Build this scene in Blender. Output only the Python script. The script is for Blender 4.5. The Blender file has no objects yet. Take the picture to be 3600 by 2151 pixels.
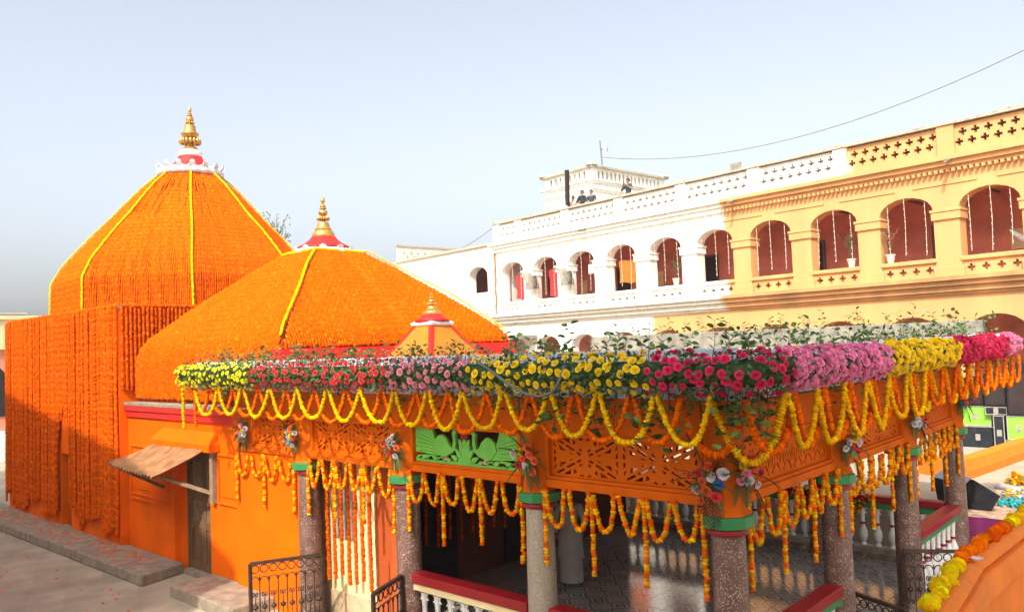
import bpy, bmesh, math, random
import numpy as np
from mathutils import Vector, Matrix, Euler
from mathutils.geometry import delaunay_2d_cdt

random.seed(11)
RNG = np.random.default_rng(11)
SC = bpy.context.scene
COL = SC.collection

# ------------------------------------------------------------------ camera
CAM_H = 4.2
YAW, PITCH, ROLL = 0.73815680, 0.05087838, -0.03699479
fwd = Vector((-math.sin(YAW)*math.cos(PITCH), math.cos(YAW)*math.cos(PITCH), math.sin(PITCH)))
r0 = Vector((math.cos(YAW), math.sin(YAW), 0)); u0 = r0.cross(fwd)
rt = r0*math.cos(ROLL)+u0*math.sin(ROLL); up = -r0*math.sin(ROLL)+u0*math.cos(ROLL)
cd = bpy.data.cameras.new('camera'); cam = bpy.data.objects.new('camera', cd); COL.objects.link(cam)
cam.matrix_world = Matrix(((rt.x, up.x, -fwd.x, 0), (rt.y, up.y, -fwd.y, 0), (rt.z, up.z, -fwd.z, CAM_H), (0, 0, 0, 1)))
cd.sensor_width = 36.0; cd.lens = 27.72; cd.clip_start = 0.05; cd.clip_end = 6000
SC.camera = cam

# ------------------------------------------------------------------ sky, sun, exposure
SUN_TRAVEL = Vector((-0.27, 0.70, -0.77)).normalized()
elev = math.asin(-SUN_TRAVEL.z); azim = math.atan2(-SUN_TRAVEL.x, -SUN_TRAVEL.y)
wd = bpy.data.worlds.new('World'); SC.world = wd; wd.use_nodes = True
nt = wd.node_tree; nt.nodes.clear()
sky = nt.nodes.new('ShaderNodeTexSky'); sky.sky_type = 'NISHITA'; sky.sun_disc = False
sky.sun_elevation = elev; sky.sun_rotation = azim
sky.altitude = 50; sky.air_density = 1.0; sky.dust_density = 5.8; sky.ozone_density = 1.5
hsv = nt.nodes.new('ShaderNodeHueSaturation'); hsv.inputs['Saturation'].default_value = 0.46
bg = nt.nodes.new('ShaderNodeBackground'); bg.inputs[1].default_value = 0.142
wo = nt.nodes.new('ShaderNodeOutputWorld')
nt.links.new(sky.outputs[0], hsv.inputs['Color']); nt.links.new(hsv.outputs[0], bg.inputs[0]); nt.links.new(bg.outputs[0], wo.inputs[0])
sl = bpy.data.lights.new('sun', 'SUN'); sl.energy = 2.5; sl.angle = math.radians(0.8); sl.color = (1.0, 0.93, 0.82)
so = bpy.data.objects.new('sun', sl); COL.objects.link(so)
so.rotation_euler = SUN_TRAVEL.to_track_quat('-Z', 'Y').to_euler(); so.location = (5, -20, 40)
SC.view_settings.view_transform = 'Standard'; SC.view_settings.look = 'None'
SC.view_settings.gamma = 1.0; SC.view_settings.exposure = 1.15; SC.view_settings.use_curve_mapping = False
SC.cycles.max_bounces = 6; SC.cycles.diffuse_bounces = 4; SC.cycles.glossy_bounces = 3
SC.cycles.transparent_max_bounces = 4; SC.cycles.use_denoising = True

# ------------------------------------------------------------------ materials
def pm(name, col, rough=0.7, var=0.18, scale=3.0, bump=0.15, bscale=40.0, metal=0.0, spec=0.3, dirt=None, dirt_amt=0.0, dscale=1.2,
       rnd=0.0, attr=False, trans=0.0, coord='pos', streak=False):
    m = bpy.data.materials.new(name); m.use_nodes = True
    t = m.node_tree; N = t.nodes; L = t.links; N.clear()
    out = N.new('ShaderNodeOutputMaterial'); b = N.new('ShaderNodeBsdfPrincipled')
    b.inputs['Roughness'].default_value = rough; b.inputs['Metallic'].default_value = metal
    b.inputs['Specular IOR Level'].default_value = spec
    if coord == 'pos':
        g = N.new('ShaderNodeNewGeometry'); vec = g.outputs['Position']
    else:
        g = N.new('ShaderNodeTexCoord'); vec = g.outputs['Object']
    n1 = N.new('ShaderNodeTexNoise'); n1.inputs['Scale'].default_value = scale; n1.inputs['Detail'].default_value = 5
    if streak:
        mp = N.new('ShaderNodeMapping'); mp.inputs['Scale'].default_value = (1.0, 1.0, 0.18); L.new(vec, mp.inputs['Vector']); L.new(mp.outputs[0], n1.inputs['Vector'])
    else:
        L.new(vec, n1.inputs['Vector'])
    rmp = N.new('ShaderNodeMapRange'); rmp.inputs['From Min'].default_value = 0.28; rmp.inputs['From Max'].default_value = 0.72
    rmp.inputs['To Min'].default_value = 1.0-var; rmp.inputs['To Max'].default_value = 1.0+var*0.6
    L.new(n1.outputs['Fac'], rmp.inputs['Value'])
    mul = N.new('ShaderNodeVectorMath'); mul.operation = 'SCALE'
    if attr:
        a = N.new('ShaderNodeAttribute'); a.attribute_name = 'Col'; L.new(a.outputs['Color'], mul.inputs[0])
    else:
        mul.inputs[0].default_value = col[:3]
    L.new(rmp.outputs[0], mul.inputs['Scale'])
    cur = mul.outputs[0]
    if rnd > 0:
        oi = N.new('ShaderNodeObjectInfo'); r2 = N.new('ShaderNodeMapRange')
        r2.inputs['To Min'].default_value = 1-rnd; r2.inputs['To Max'].default_value = 1+rnd
        L.new(oi.outputs['Random'], r2.inputs['Value'])
        m2 = N.new('ShaderNodeVectorMath'); m2.operation = 'SCALE'; L.new(cur, m2.inputs[0]); L.new(r2.outputs[0], m2.inputs['Scale']); cur = m2.outputs[0]
    if dirt is not None:
        n2 = N.new('ShaderNodeTexNoise'); n2.inputs['Scale'].default_value = dscale; n2.inputs['Detail'].default_value = 8; n2.inputs['Roughness'].default_value = 0.65
        L.new(vec, n2.inputs['Vector'])
        r3 = N.new('ShaderNodeMapRange'); r3.inputs['From Min'].default_value = 0.52; r3.inputs['From Max'].default_value = 0.72
        r3.inputs['To Max'].default_value = dirt_amt; L.new(n2.outputs['Fac'], r3.inputs['Value'])
        mx = N.new('ShaderNodeMix'); mx.data_type = 'RGBA'; L.new(r3.outputs[0], mx.inputs['Factor'])
        L.new(cur, mx.inputs[6]); mx.inputs[7].default_value = (*dirt, 1); cur = mx.outputs[2]
    L.new(cur, b.inputs['Base Color'])
    if bump > 0:
        n3 = N.new('ShaderNodeTexNoise'); n3.inputs['Scale'].default_value = bscale; n3.inputs['Detail'].default_value = 4; L.new(vec, n3.inputs['Vector'])
        bp = N.new('ShaderNodeBump'); bp.inputs['Strength'].default_value = bump; bp.inputs['Distance'].default_value = 0.02
        L.new(n3.outputs['Fac'], bp.inputs['Height']); L.new(bp.outputs[0], b.inputs['Normal'])
    if trans > 0:
        tr = N.new('ShaderNodeBsdfTranslucent'); L.new(cur, tr.inputs['Color'])
        ms = N.new('ShaderNodeMixShader'); ms.inputs[0].default_value = trans; L.new(b.outputs[0], ms.inputs[1]); L.new(tr.outputs[0], ms.inputs[2]); L.new(ms.outputs[0], out.inputs[0])
    else:
        L.new(b.outputs[0], out.inputs[0])
    m['bsdf'] = b.name
    return m

M = {}
M['orange'] = pm('orange_paint', (0.80, 0.128, 0.001), 0.72, 0.16, 1.6, 0.25, 30, spec=0.06, dirt=(0.60, 0.135, 0.006), dirt_amt=0.35, dscale=2.2)
M['orange_dark'] = pm('orange_beam_paint', (0.62, 0.112, 0.002), 0.6, 0.14, 2.5, 0.18, 50, spec=0.08, dirt=(0.45, 0.10, 0.008), dirt_amt=0.2)
M['under'] = pm('gap_shade_backing', (0.30, 0.045, 0.004), 0.9, 0.2, 3, 0.2, 40)  # dark base colour stands in for shade between the flower strings
M['red'] = pm('red_paint', (0.72, 0.022, 0.016), 0.5, 0.15, 3, 0.2, 40, dirt=(0.4, 0.03, 0.03), dirt_amt=0.4)
M['rail_red'] = pm('rail_red_paint', (0.28, 0.012, 0.015), 0.4, 0.2, 4, 0.15, 40, dirt=(0.25, 0.02, 0.02), dirt_amt=0.4)
M['maroon'] = pm('maroon_paint', (0.28, 0.018, 0.022), 0.35, 0.2, 6, 0.1, 60)
M['green'] = pm('green_paint', (0.030, 0.215, 0.065), 0.4, 0.15, 6, 0.12, 50, dirt=(0.10, 0.25, 0.10), dirt_amt=0.4)
M['leafgreen'] = pm('bright_green_paint', (0.16, 0.50, 0.075), 0.5, 0.15, 5, 0.1, 50)
M['shrine_yellow'] = pm('ochre_paint', (0.58, 0.175, 0.014), 0.6, 0.12, 4, 0.15, 40)
M['marigold'] = pm('marigold', (1, 1, 1), 0.85, 0.22, 30, 0.5, 130, attr=True, spec=0.03, rnd=0.05, trans=0.12)
M['gold'] = pm('gold_paint', (0.56, 0.31, 0.075), 0.36, 0.2, 8, 0.08, 40, metal=0.6, spec=0.5)
M['silver'] = pm('silver_white_paint', (0.74, 0.76, 0.78), 0.45, 0.25, 9, 0.35, 35, dirt=(0.4, 0.42, 0.45), dirt_amt=0.6, dscale=6)
M['granite'] = None
M['white'] = pm('whitewash', (0.80, 0.79, 0.74), 0.7, 0.12, 2.5, 0.3, 25, dirt=(0.35, 0.32, 0.27), dirt_amt=0.45, dscale=3)
M['cream'] = pm('cream_plaster', (0.76, 0.62, 0.33), 0.6, 0.12, 3, 0.15, 40, dirt=(0.5, 0.36, 0.16), dirt_amt=0.4)
M['baluster'] = pm('white_baluster_paint', (0.70, 0.68, 0.62), 0.45, 0.2, 8, 0.15, 50, dirt=(0.35, 0.3, 0.26), dirt_amt=0.5, dscale=8)
M['wood'] = pm('old_dark_wood', (0.165, 0.088, 0.042), 0.65, 0.4, 9, 0.4, 60, streak=True)
M['wood_grey'] = pm('weathered_wood', (0.30, 0.20, 0.12), 0.75, 0.35, 9, 0.4, 60)
M['door_red'] = pm('red_brown_door', (0.42, 0.085, 0.022), 0.4, 0.25, 4, 0.15, 40, streak=True)
M['rust_tin'] = pm('rusty_tin', (0.33, 0.155, 0.062), 0.7, 0.4, 5, 0.3, 45, dirt=(0.40, 0.27, 0.14), dirt_amt=0.4, dscale=5)
M['stone'] = pm('grey_stone', (0.29, 0.24, 0.175), 0.85, 0.35, 5, 0.6, 25, dirt=(0.15, 0.125, 0.10), dirt_amt=0.7, dscale=4)
M['ground'] = pm('courtyard_concrete', (0.395, 0.345, 0.250), 0.85, 0.3, 1.1, 0.4, 14, dirt=(0.27, 0.245, 0.18), dirt_amt=0.6, dscale=0.9)
M['terrace'] = pm('terrace_paving', (0.42, 0.355, 0.265), 0.8, 0.18, 1.6, 0.3, 18, dirt=(0.30, 0.23, 0.17), dirt_amt=0.5, dscale=0.8)
M['slab'] = pm('roof_concrete', (0.50, 0.45, 0.36), 0.85, 0.3, 2.0, 0.4, 22, dirt=(0.26, 0.24, 0.2), dirt_amt=0.6, dscale=1.5)
M['kerb'] = pm('mossy_concrete', (0.27, 0.25, 0.20), 0.9, 0.4, 5, 0.6, 25, dirt=(0.10, 0.10, 0.08), dirt_amt=0.7, dscale=4)
M['bluewhite'] = pm('pale_blue_paint', (0.56, 0.63, 0.72), 0.6, 0.15, 4, 0.15, 30, dirt=(0.4, 0.42, 0.42), dirt_amt=0.4)
M['iron'] = pm('dark_iron', (0.065, 0.045, 0.035), 0.5, 0.4, 12, 0.2, 60, metal=0.4, dirt=(0.22, 0.09, 0.03), dirt_amt=0.5, dscale=9)
M['gallery'] = pm('red_brown_wall', (0.66, 0.25, 0.16), 0.75, 0.25, 1.4, 0.2, 25)
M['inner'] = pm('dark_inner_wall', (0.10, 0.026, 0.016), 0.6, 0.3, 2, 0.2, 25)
M['dark'] = pm('dark_recess', (0.030, 0.020, 0.018), 0.8, 0.3, 4, 0.1, 25)
M['black'] = pm('black_cabinet', (0.018, 0.018, 0.021), 0.65, 0.4, 6, 0.25, 80, dirt=(0.06, 0.06, 0.06), dirt_amt=0.35, dscale=7, spec=0.15)
M['case_green'] = pm('green_case_board', (0.23, 0.62, 0.055), 0.5, 0.12, 4, 0.1, 30, dirt=(0.12, 0.25, 0.06), dirt_amt=0.5, dscale=7)
M['case_dark'] = pm('dark_case_board', (0.020, 0.024, 0.030), 0.6, 0.3, 4, 0.1, 30, dirt=(0.08, 0.08, 0.08), dirt_amt=0.3, spec=0.15, dscale=7)
M['alu'] = pm('aluminium', (0.60, 0.58, 0.54), 0.35, 0.2, 9, 0.1, 60, metal=0.7)
M['pipe'] = pm('grey_pipe', (0.42, 0.47, 0.50), 0.35, 0.15, 9, 0.05, 60)
M['cloth_orange'] = pm('orange_cloth', (0.88, 0.20, 0.012), 0.8, 0.1, 4, 0.15, 60)
M['cloth_purple'] = pm('purple_cloth', (0.115, 0.008, 0.060), 0.85, 0.2, 4, 0.2, 60)
M['carpet'] = pm('patterned_carpet', (0.42, 0.26, 0.17), 0.95, 0.5, 9, 0.4, 60, dirt=(0.62, 0.50, 0.36), dirt_amt=0.8, dscale=6)
M['leaf'] = pm('leaf', (0.105, 0.215, 0.045), 0.4, 0.3, 20, 0.1, 60, rnd=0.45, trans=0.25, spec=0.4)
M['leaf_dark'] = pm('leaf_dark', (0.050, 0.105, 0.028), 0.45, 0.35, 20, 0.1, 60, rnd=0.3, trans=0.15)
M['fern'] = pm('fern', (0.085, 0.13, 0.035), 0.5, 0.3, 20, 0.1, 60, rnd=0.3, trans=0.15)
M['palm_dark'] = pm('palm_dark', (0.030, 0.026, 0.014), 0.5, 0.3, 20, 0.1, 60, rnd=0.3, trans=0.1)
M['stem'] = pm('stem', (0.10, 0.075, 0.035), 0.7, 0.3, 20, 0.0)
M['r_yellow'] = pm('rose_yellow', (0.92, 0.66, 0.015), 0.6, 0.12, 25, 0.1, 60, rnd=0.1, trans=0.2, coord='obj')
M['r_lemon'] = pm('rose_lemon', (0.90, 0.80, 0.03), 0.6, 0.12, 25, 0.1, 60, rnd=0.1, trans=0.2, coord='obj')
M['r_red'] = pm('rose_red', (0.74, 0.060, 0.070), 0.6, 0.2, 25, 0.1, 60, rnd=0.15, trans=0.2, coord='obj')
M['r_pink'] = pm('rose_pink', (0.86, 0.33, 0.40), 0.6, 0.2, 25, 0.1, 60, rnd=0.12, trans=0.2, coord='obj')
M['r_magenta'] = pm('rose_crimson', (0.72, 0.028, 0.115), 0.6, 0.2, 25, 0.1, 60, rnd=0.12, trans=0.2, coord='obj')
M['r_mauve'] = pm('rose_mauve_pink', (0.84, 0.27, 0.45), 0.6, 0.2, 25, 0.1, 60, rnd=0.1, trans=0.2, coord='obj')
M['r_white'] = pm('flower_white', (0.74, 0.70, 0.72), 0.6, 0.15, 25, 0.1, 60, trans=0.2, coord='obj')
M['r_orange'] = pm('flower_coral', (0.88, 0.16, 0.045), 0.6, 0.15, 25, 0.1, 60, trans=0.2, coord='obj')
M['r_blue'] = pm('flower_blue', (0.03, 0.16, 0.55), 0.6, 0.15, 25, 0.1, 60, trans=0.2, coord='obj')
M['skin'] = pm('skin', (0.28, 0.135, 0.075), 0.55, 0.08, 12, 0.05, 60)
M['hair'] = pm('hair', (0.012, 0.010, 0.009), 0.6, 0.3, 30, 0.2, 90)
M['shirt_navy'] = pm('navy_tshirt', (0.040, 0.055, 0.080), 0.85, 0.2, 8, 0.2, 50)
M['shirt_black'] = pm('black_jacket', (0.022, 0.022, 0.025), 0.6, 0.3, 8, 0.3, 40)
M['trouser'] = pm('dark_trousers', (0.05, 0.05, 0.06), 0.85, 0.2, 8, 0.2, 50)
M['kurta'] = pm('white_kurta', (0.30, 0.265, 0.225), 0.9, 0.12, 5, 0.3, 18)
M['bulb'] = pm('string_wire', (0.72, 0.66, 0.52), 0.4, 0.1, 9, 0)
M['wire'] = pm('grey_wire', (0.16, 0.16, 0.16), 0.6, 0.1, 9, 0)
M['cable_dark'] = pm('rubber_cable', (0.10, 0.12, 0.12), 0.4, 0.3, 9, 0)
M['terracotta'] = pm('painted_pot', (0.62, 0.56, 0.46), 0.7, 0.25, 12, 0.2, 60)
M['hill'] = pm('far_hill', (0.30, 0.30, 0.22), 0.9, 0.4, 0.03, 0.0, 1, dirt=(0.42, 0.38, 0.30), dirt_amt=0.6, dscale=0.05)
M['bark'] = pm('bark', (0.16, 0.12, 0.085), 0.9, 0.35, 12, 0.4, 40)
M['teal'] = pm('teal_petals', (0.05, 0.42, 0.42), 0.7, 0.2, 12, 0.1, 60)

def granite():
    m = pm('speckled_granite', (0.145, 0.072, 0.053), 0.38, 0.3, 6, 0.06, 90, spec=0.5)
    t = m.node_tree; N = t.nodes; L = t.links; b = N[m['bsdf']]
    old = b.inputs['Base Color'].links[0].from_socket
    g = N.new('ShaderNodeNewGeometry'); v = N.new('ShaderNodeTexVoronoi'); v.inputs['Scale'].default_value = 48; L.new(g.outputs['Position'], v.inputs['Vector'])
    n = N.new('ShaderNodeTexNoise'); n.inputs['Scale'].default_value = 9; L.new(g.outputs['Position'], n.inputs['Vector'])
    ad = N.new('ShaderNodeMath'); ad.operation = 'MULTIPLY_ADD'; L.new(n.outputs['Fac'], ad.inputs[0]); ad.inputs[1].default_value = -0.55; ad.inputs[2].default_value = 0.55
    lt = N.new('ShaderNodeMath'); lt.operation = 'LESS_THAN'; sub = N.new('ShaderNodeMath'); sub.operation = 'MULTIPLY'
    L.new(v.outputs['Distance'], lt.inputs[0]); L.new(ad.outputs[0], lt.inputs[1])
    mx = N.new('ShaderNodeMix'); mx.data_type = 'RGBA'; L.new(lt.outputs[0], mx.inputs['Factor']); L.new(old, mx.inputs[6]); mx.inputs[7].default_value = (0.44, 0.35, 0.28, 1)
    L.new(mx.outputs[2], b.inputs['Base Color']); return m
M['granite'] = granite()
M['granite_grey'] = pm('grey_granite', (0.36, 0.30, 0.22), 0.45, 0.35, 45, 0.06, 90, spec=0.4, dirt=(0.16, 0.12, 0.09), dirt_amt=0.6, dscale=30)

# ------------------------------------------------------------------ object helpers
ORG = {}
def link(o, parent=None, org=None):
    COL.objects.link(o)
    if parent is not None:
        o.parent = parent; ORG[o.name] = ORG[parent.name]
    else:
        ORG[o.name] = Vector(org) if org is not None else Vector((0, 0, 0))
    return o
def tag(o, label=None, cat=None, group=None, kind=None):
    if label: o['label'] = label
    if cat: o['category'] = cat
    if group: o['group'] = group
    if kind: o['kind'] = kind
    return o
def thing(name, label, cat, loc, group=None):
    o = bpy.data.objects.new(name, None); o.location = loc; o.empty_display_size = 0.2
    link(o, None, loc); return tag(o, label, cat, group)
def np_obj(name, verts, faces, mat, parent=None, col=None, smooth=False, org=None):
    """verts (N,3) world, faces (M,4) or (M,3)"""
    verts = np.asarray(verts, float); faces = np.asarray(faces, int)
    if parent is not None: o3 = np.array(ORG[parent.name])
    else: o3 = np.array(org) if org is not None else np.array([*(0.5*(verts.min(0)+verts.max(0)))[:2], verts[:, 2].min()])
    me = bpy.data.meshes.new(name); k = faces.shape[1]
    me.vertices.add(len(verts)); me.vertices.foreach_set('co', (verts-o3).astype(np.float32).ravel())
    me.loops.add(faces.size); me.loops.foreach_set('vertex_index', faces.astype(np.int32).ravel())
    me.polygons.add(len(faces)); me.polygons.foreach_set('loop_start', np.arange(0, faces.size, k, dtype=np.int32))
    if smooth: me.polygons.foreach_set('use_smooth', np.ones(len(faces), bool))
    if col is not None:
        a = me.color_attributes.new('Col', 'FLOAT_COLOR', 'POINT'); c4 = np.ones((len(verts), 4), np.float32); c4[:, :3] = col; a.data.foreach_set('color', c4.ravel())
    me.update(calc_edges=True); me.materials.append(M[mat] if isinstance(mat, str) else mat)
    o = bpy.data.objects.new(name, me); link(o, parent, o3)
    if parent is None: o.location = o3
    return o
class MB:
    def __init__(s, mtx=None): s.v = []; s.f = []; s.m = mtx
    def add(s, vs, fs):
        b = len(s.v)
        for p in vs:
            p = Vector(p)
            if s.m is not None: p = s.m @ p
            s.v.append(p)
        for f in fs: s.f.append([b+i for i in f])
        return s
    def box(s, x0, x1, y0, y1, z0, z1):
        return s.add([(x0, y0, z0), (x1, y0, z0), (x1, y1, z0), (x0, y1, z0), (x0, y0, z1), (x1, y0, z1), (x1, y1, z1), (x0, y1, z1)],
                     [(0, 3, 2, 1), (4, 5, 6, 7), (0, 1, 5, 4), (1, 2, 6, 5), (2, 3, 7, 6), (3, 0, 4, 7)])
    def bar(s, a, b, w, h=None, upv=(0, 0, 1)):
        h = h or w; a = Vector(a); b = Vector(b); d = (b-a).normalized(); u = Vector(upv)
        if abs(d.dot(u)) > 0.95: u = Vector((1, 0, 0))
        x = d.cross(u).normalized()*(w/2); y = x.cross(d).normalized()*(h/2)
        vs = [p+sx*x+sy*y for p in (a, b) for sx, sy in ((-1, -1), (1, -1), (1, 1), (-1, 1))]
        return s.add(vs, [(0, 1, 2, 3), (7, 6, 5, 4), (0, 4, 5, 1), (1, 5, 6, 2), (2, 6, 7, 3), (3, 7, 4, 0)])
    def tube(s, pts, rad, seg=6, cap=True, closed=False):
        pts = [Vector(p) for p in pts]; n = len(pts); rings = []
        rr = rad if hasattr(rad, '__len__') else [rad]*n
        prev = None; vs = []
        for i, p in enumerate(pts):
            if closed: d = pts[(i+1) % n]-pts[i-1]
            else: d = pts[min(i+1, n-1)]-pts[max(i-1, 0)]
            d.normalize()
            if prev is None:
                u = Vector((0, 0, 1)) if abs(d.z) < 0.9 else Vector((1, 0, 0)); x = d.cross(u).normalized()
            else:
                x = (prev-d*prev.dot(d)).normalized()
            prev = x; y = d.cross(x)
            for k in range(seg):
                a = 2*math.pi*k/seg; vs.append(p+(x*math.cos(a)+y*math.sin(a))*rr[i])
        fs = []
        for i in range(n if closed else n-1):
            j = (i+1) % n
            for k in range(seg):
                k2 = (k+1) % seg; fs.append((i*seg+k, i*seg+k2, j*seg+k2, j*seg+k))
        if cap and not closed: fs.append(tuple(range(seg-1, -1, -1))); fs.append(tuple((n-1)*seg+k for k in range(seg)))
        return s.add(vs, fs)
    def lathe(s, prof, c=(0, 0, 0), seg=24, lobes=0, amp=0.0, phase=0.0, caps=True):
        vs = []; fs = []; n = len(prof)
        for r, z in prof:
            for k in range(seg):
                a = 2*math.pi*k/seg+phase; q = r*(1+amp*abs(math.cos(lobes*a/2))-amp*0.5) if lobes else r
                vs.append((c[0]+q*math.cos(a), c[1]+q*math.sin(a), c[2]+z))
        for i in range(n-1):
            for k in range(seg):
                k2 = (k+1) % seg; fs.append((i*seg+k, i*seg+k2, (i+1)*seg+k2, (i+1)*seg+k))
        if caps: fs.append(tuple(range(seg-1, -1, -1))); fs.append(tuple((n-1)*seg+k for k in range(seg)))
        return s.add(vs, fs)
    def ball(s, c, r, seg=10, rings=7, sc=(1, 1, 1)):
        prof = [(max(1e-4, math.sin(math.pi*i/rings)), -math.cos(math.pi*i/rings)) for i in range(rings+1)]
        vs = []; fs = []
        for pr, pz in prof:
            for k in range(seg):
                a = 2*math.pi*k/seg; vs.append((c[0]+r*sc[0]*pr*math.cos(a), c[1]+r*sc[1]*pr*math.sin(a), c[2]+r*sc[2]*pz))
        for i in range(rings):
            for k in range(seg):
                k2 = (k+1) % seg; fs.append((i*seg+k, i*seg+k2, (i+1)*seg+k2, (i+1)*seg+k))
        return s.add(vs, fs)
    def plate(s, outline, holes, d0, d1, mp):
        """polygon with holes in 2D, extruded d0..d1; mp(u,v,d)->point"""
        loops = [list(outline)]+[list(h) for h in holes]
        v2 = []; ed = []; fc = []
        for lp in loops:
            b = len(v2); v2 += [Vector((p[0], p[1])) for p in lp]; n = len(lp)
            ed += [(b+i, b+(i+1) % n) for i in range(n)]
        vo, eo, fo, ov, oe, of = delaunay_2d_cdt(v2, ed, [], 1, 1e-5)
        if holes:
            cb = [(min(p[0] for p in h), max(p[0] for p in h), min(p[1] for p in h), max(p[1] for p in h)) for h in holes]
            def inh(x, y):
                for h, (a0, a1, b0, b1) in zip(holes, cb):
                    if a0 < x < a1 and b0 < y < b1:
                        ins = False; q = h[-1]
                        for p in h:
                            if (p[1] > y) != (q[1] > y) and x < (q[0]-p[0])*(y-p[1])/(q[1]-p[1])+p[0]: ins = not ins
                            q = p
                        if ins: return True
                return False
            fo = [f for f in fo if not inh(sum(vo[i].x for i in f)/len(f), sum(vo[i].y for i in f)/len(f))]
        nv = len(vo); vs = [mp(p.x, p.y, d0) for p in vo]+[mp(p.x, p.y, d1) for p in vo]
        fs = [tuple(f) for f in fo]+[tuple(i+nv for i in reversed(f)) for f in fo]
        cnt = {}
        for f in fo:
            for i in range(len(f)):
                a, b2 = f[i], f[(i+1) % len(f)]; cnt[(a, b2)] = cnt.get((a, b2), 0)+1
        for (a, b2) in cnt:
            if (b2, a) not in cnt: fs.append((b2, a, a+nv, b2+nv))
        return s.add(vs, fs)
    def build(s, name, mat, parent=None, smooth=False, bevel=0.0, org=None, kind=None, sharp=None):
        if parent is not None: o3 = ORG[parent.name]
        elif org is not None: o3 = Vector(org)
        else:
            xs = [p.x for p in s.v]; ys = [p.y for p in s.v]; zs = [p.z for p in s.v]
            o3 = Vector(((min(xs)+max(xs))/2, (min(ys)+max(ys))/2, min(zs)))
        me = bpy.data.meshes.new(name); me.from_pydata([(p-o3)[:] for p in s.v], [], s.f)
        bm = bmesh.new(); bm.from_mesh(me); bmesh.ops.recalc_face_normals(bm, faces=bm.faces); bm.to_mesh(me); bm.free()
        if smooth:
            me.polygons.foreach_set('use_smooth', [True]*len(me.polygons))
            if sharp is not None: me.set_sharp_from_angle(angle=math.radians(sharp))
        me.materials.append(M[mat] if isinstance(mat, str) else mat)
        o = bpy.data.objects.new(name, me); link(o, parent, o3)
        if parent is None: o.location = o3
        if bevel > 0:
            md = o.modifiers.new('bevel', 'BEVEL'); md.width = bevel; md.segments = 2; md.limit_method = 'ANGLE'
        if kind: o['kind'] = kind
        return o
def inst(name, src, loc, rot, scl, parent, mat=None):
    """copy of a small source mesh placed in world coordinates under parent"""
    o = bpy.data.objects.new(name, src); link(o, parent)
    o.location = Vector(loc)-ORG[parent.name]; o.rotation_mode = 'QUATERNION'; o.rotation_quaternion = rot
    o.scale = (scl, scl, scl) if not hasattr(scl, '__len__') else scl
    return o
ORD = ['first', 'second', 'third', 'fourth', 'fifth', 'sixth', 'seventh', 'eighth', 'ninth', 'tenth', 'eleventh', 'twelfth', 'thirteenth', 'fourteenth',
       'fifteenth', 'sixteenth', 'seventeenth', 'eighteenth', 'nineteenth', 'twentieth', 'twenty-first', 'twenty-second', 'twenty-third', 'twenty-fourth', 'twenty-fifth', 'twenty-sixth']

# garlands -----------------------------------------------------------
OR1 = np.array([0.86, 0.122, 0.002]); OR2 = np.array([0.90, 0.165, 0.002]); OR3 = np.array([0.76, 0.088, 0.002]); YE = np.array([0.92, 0.44, 0.004]); YB = np.array([0.93, 0.58, 0.005]); YR = np.array([0.95, 0.72, 0.006]); AM = np.array([0.93, 0.40, 0.006])
def garland(path, rad=0.035, pitch=0.045, cols=(OR1, OR2, OR1, OR3), sides=7, jit=0.16, pinch=0.66, two=False):
    """string of flower heads along a polyline: a tube pinched between the heads; returns verts, faces, colours"""
    p = np.asarray(path, float); seg = np.linalg.norm(np.diff(p, axis=0), axis=1); s = np.concatenate([[0], np.cumsum(seg)])
    nb = max(2, int(round(s[-1]/pitch)))
    fr = np.array([0.04, 0.30, 0.72, 0.96]); rr = np.array([pinch, 1.0, 1.0, pinch])
    if two: fr = np.array([0.08, 0.58]); rr = np.array([pinch, 1.0])
    m_ = len(fr)
    ph = RNG.uniform(0, 1); ss = ((np.arange(nb)[:, None]+fr[None]+ph)/(nb+1)).ravel()*s[-1]
    C = np.stack([np.interp(ss, s, p[:, i]) for i in range(3)], 1)
    T = np.gradient(C, axis=0); T /= np.linalg.norm(T, axis=1)[:, None]+1e-9
    ref = np.array([0.31, 0.83, 0.12]); ref = ref/np.linalg.norm(ref)
    X = np.cross(T, ref); X /= np.linalg.norm(X, axis=1)[:, None]+1e-9; Y = np.cross(T, X)
    br = rad*(1+RNG.uniform(-0.13, 0.13, nb)); R = (br[:, None]*rr[None]).ravel(); R[0] *= 0.15; R[-1] *= 0.15
    n = len(ss); ang = np.arange(sides)/sides*2*np.pi
    off = np.zeros(n)
    A = ang[None]+off[:, None]
    RR = R[:, None]*(1+RNG.uniform(-jit, jit, (n, sides)))
    shift = np.repeat(RNG.normal(0, rad*0.12, (nb, 2)), m_, axis=0)
    V = C[:, None]+(np.cos(A)*RR+shift[:, :1])[..., None]*X[:, None]+(np.sin(A)*RR+shift[:, 1:])[..., None]*Y[:, None]
    V = V.reshape(-1, 3)
    i, k = np.meshgrid(np.arange(n-1), np.arange(sides), indexing='ij'); k2 = (k+1) % sides
    Fq = np.stack([i*sides+k, i*sides+k2, (i+1)*sides+k2, (i+1)*sides+k], -1).reshape(-1, 4)
    cc = np.array([cols[j % len(cols)] for j in range(nb)])*RNG.uniform(0.76, 1.12, (nb, 1)); lite = RNG.random(nb) < 0.06; cc[lite] = cc[lite]*np.array([1.0, 1.6, 1.0])
    Cc = np.repeat(np.repeat(cc, m_, axis=0), sides, axis=0)
    return V, Fq, Cc
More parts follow.
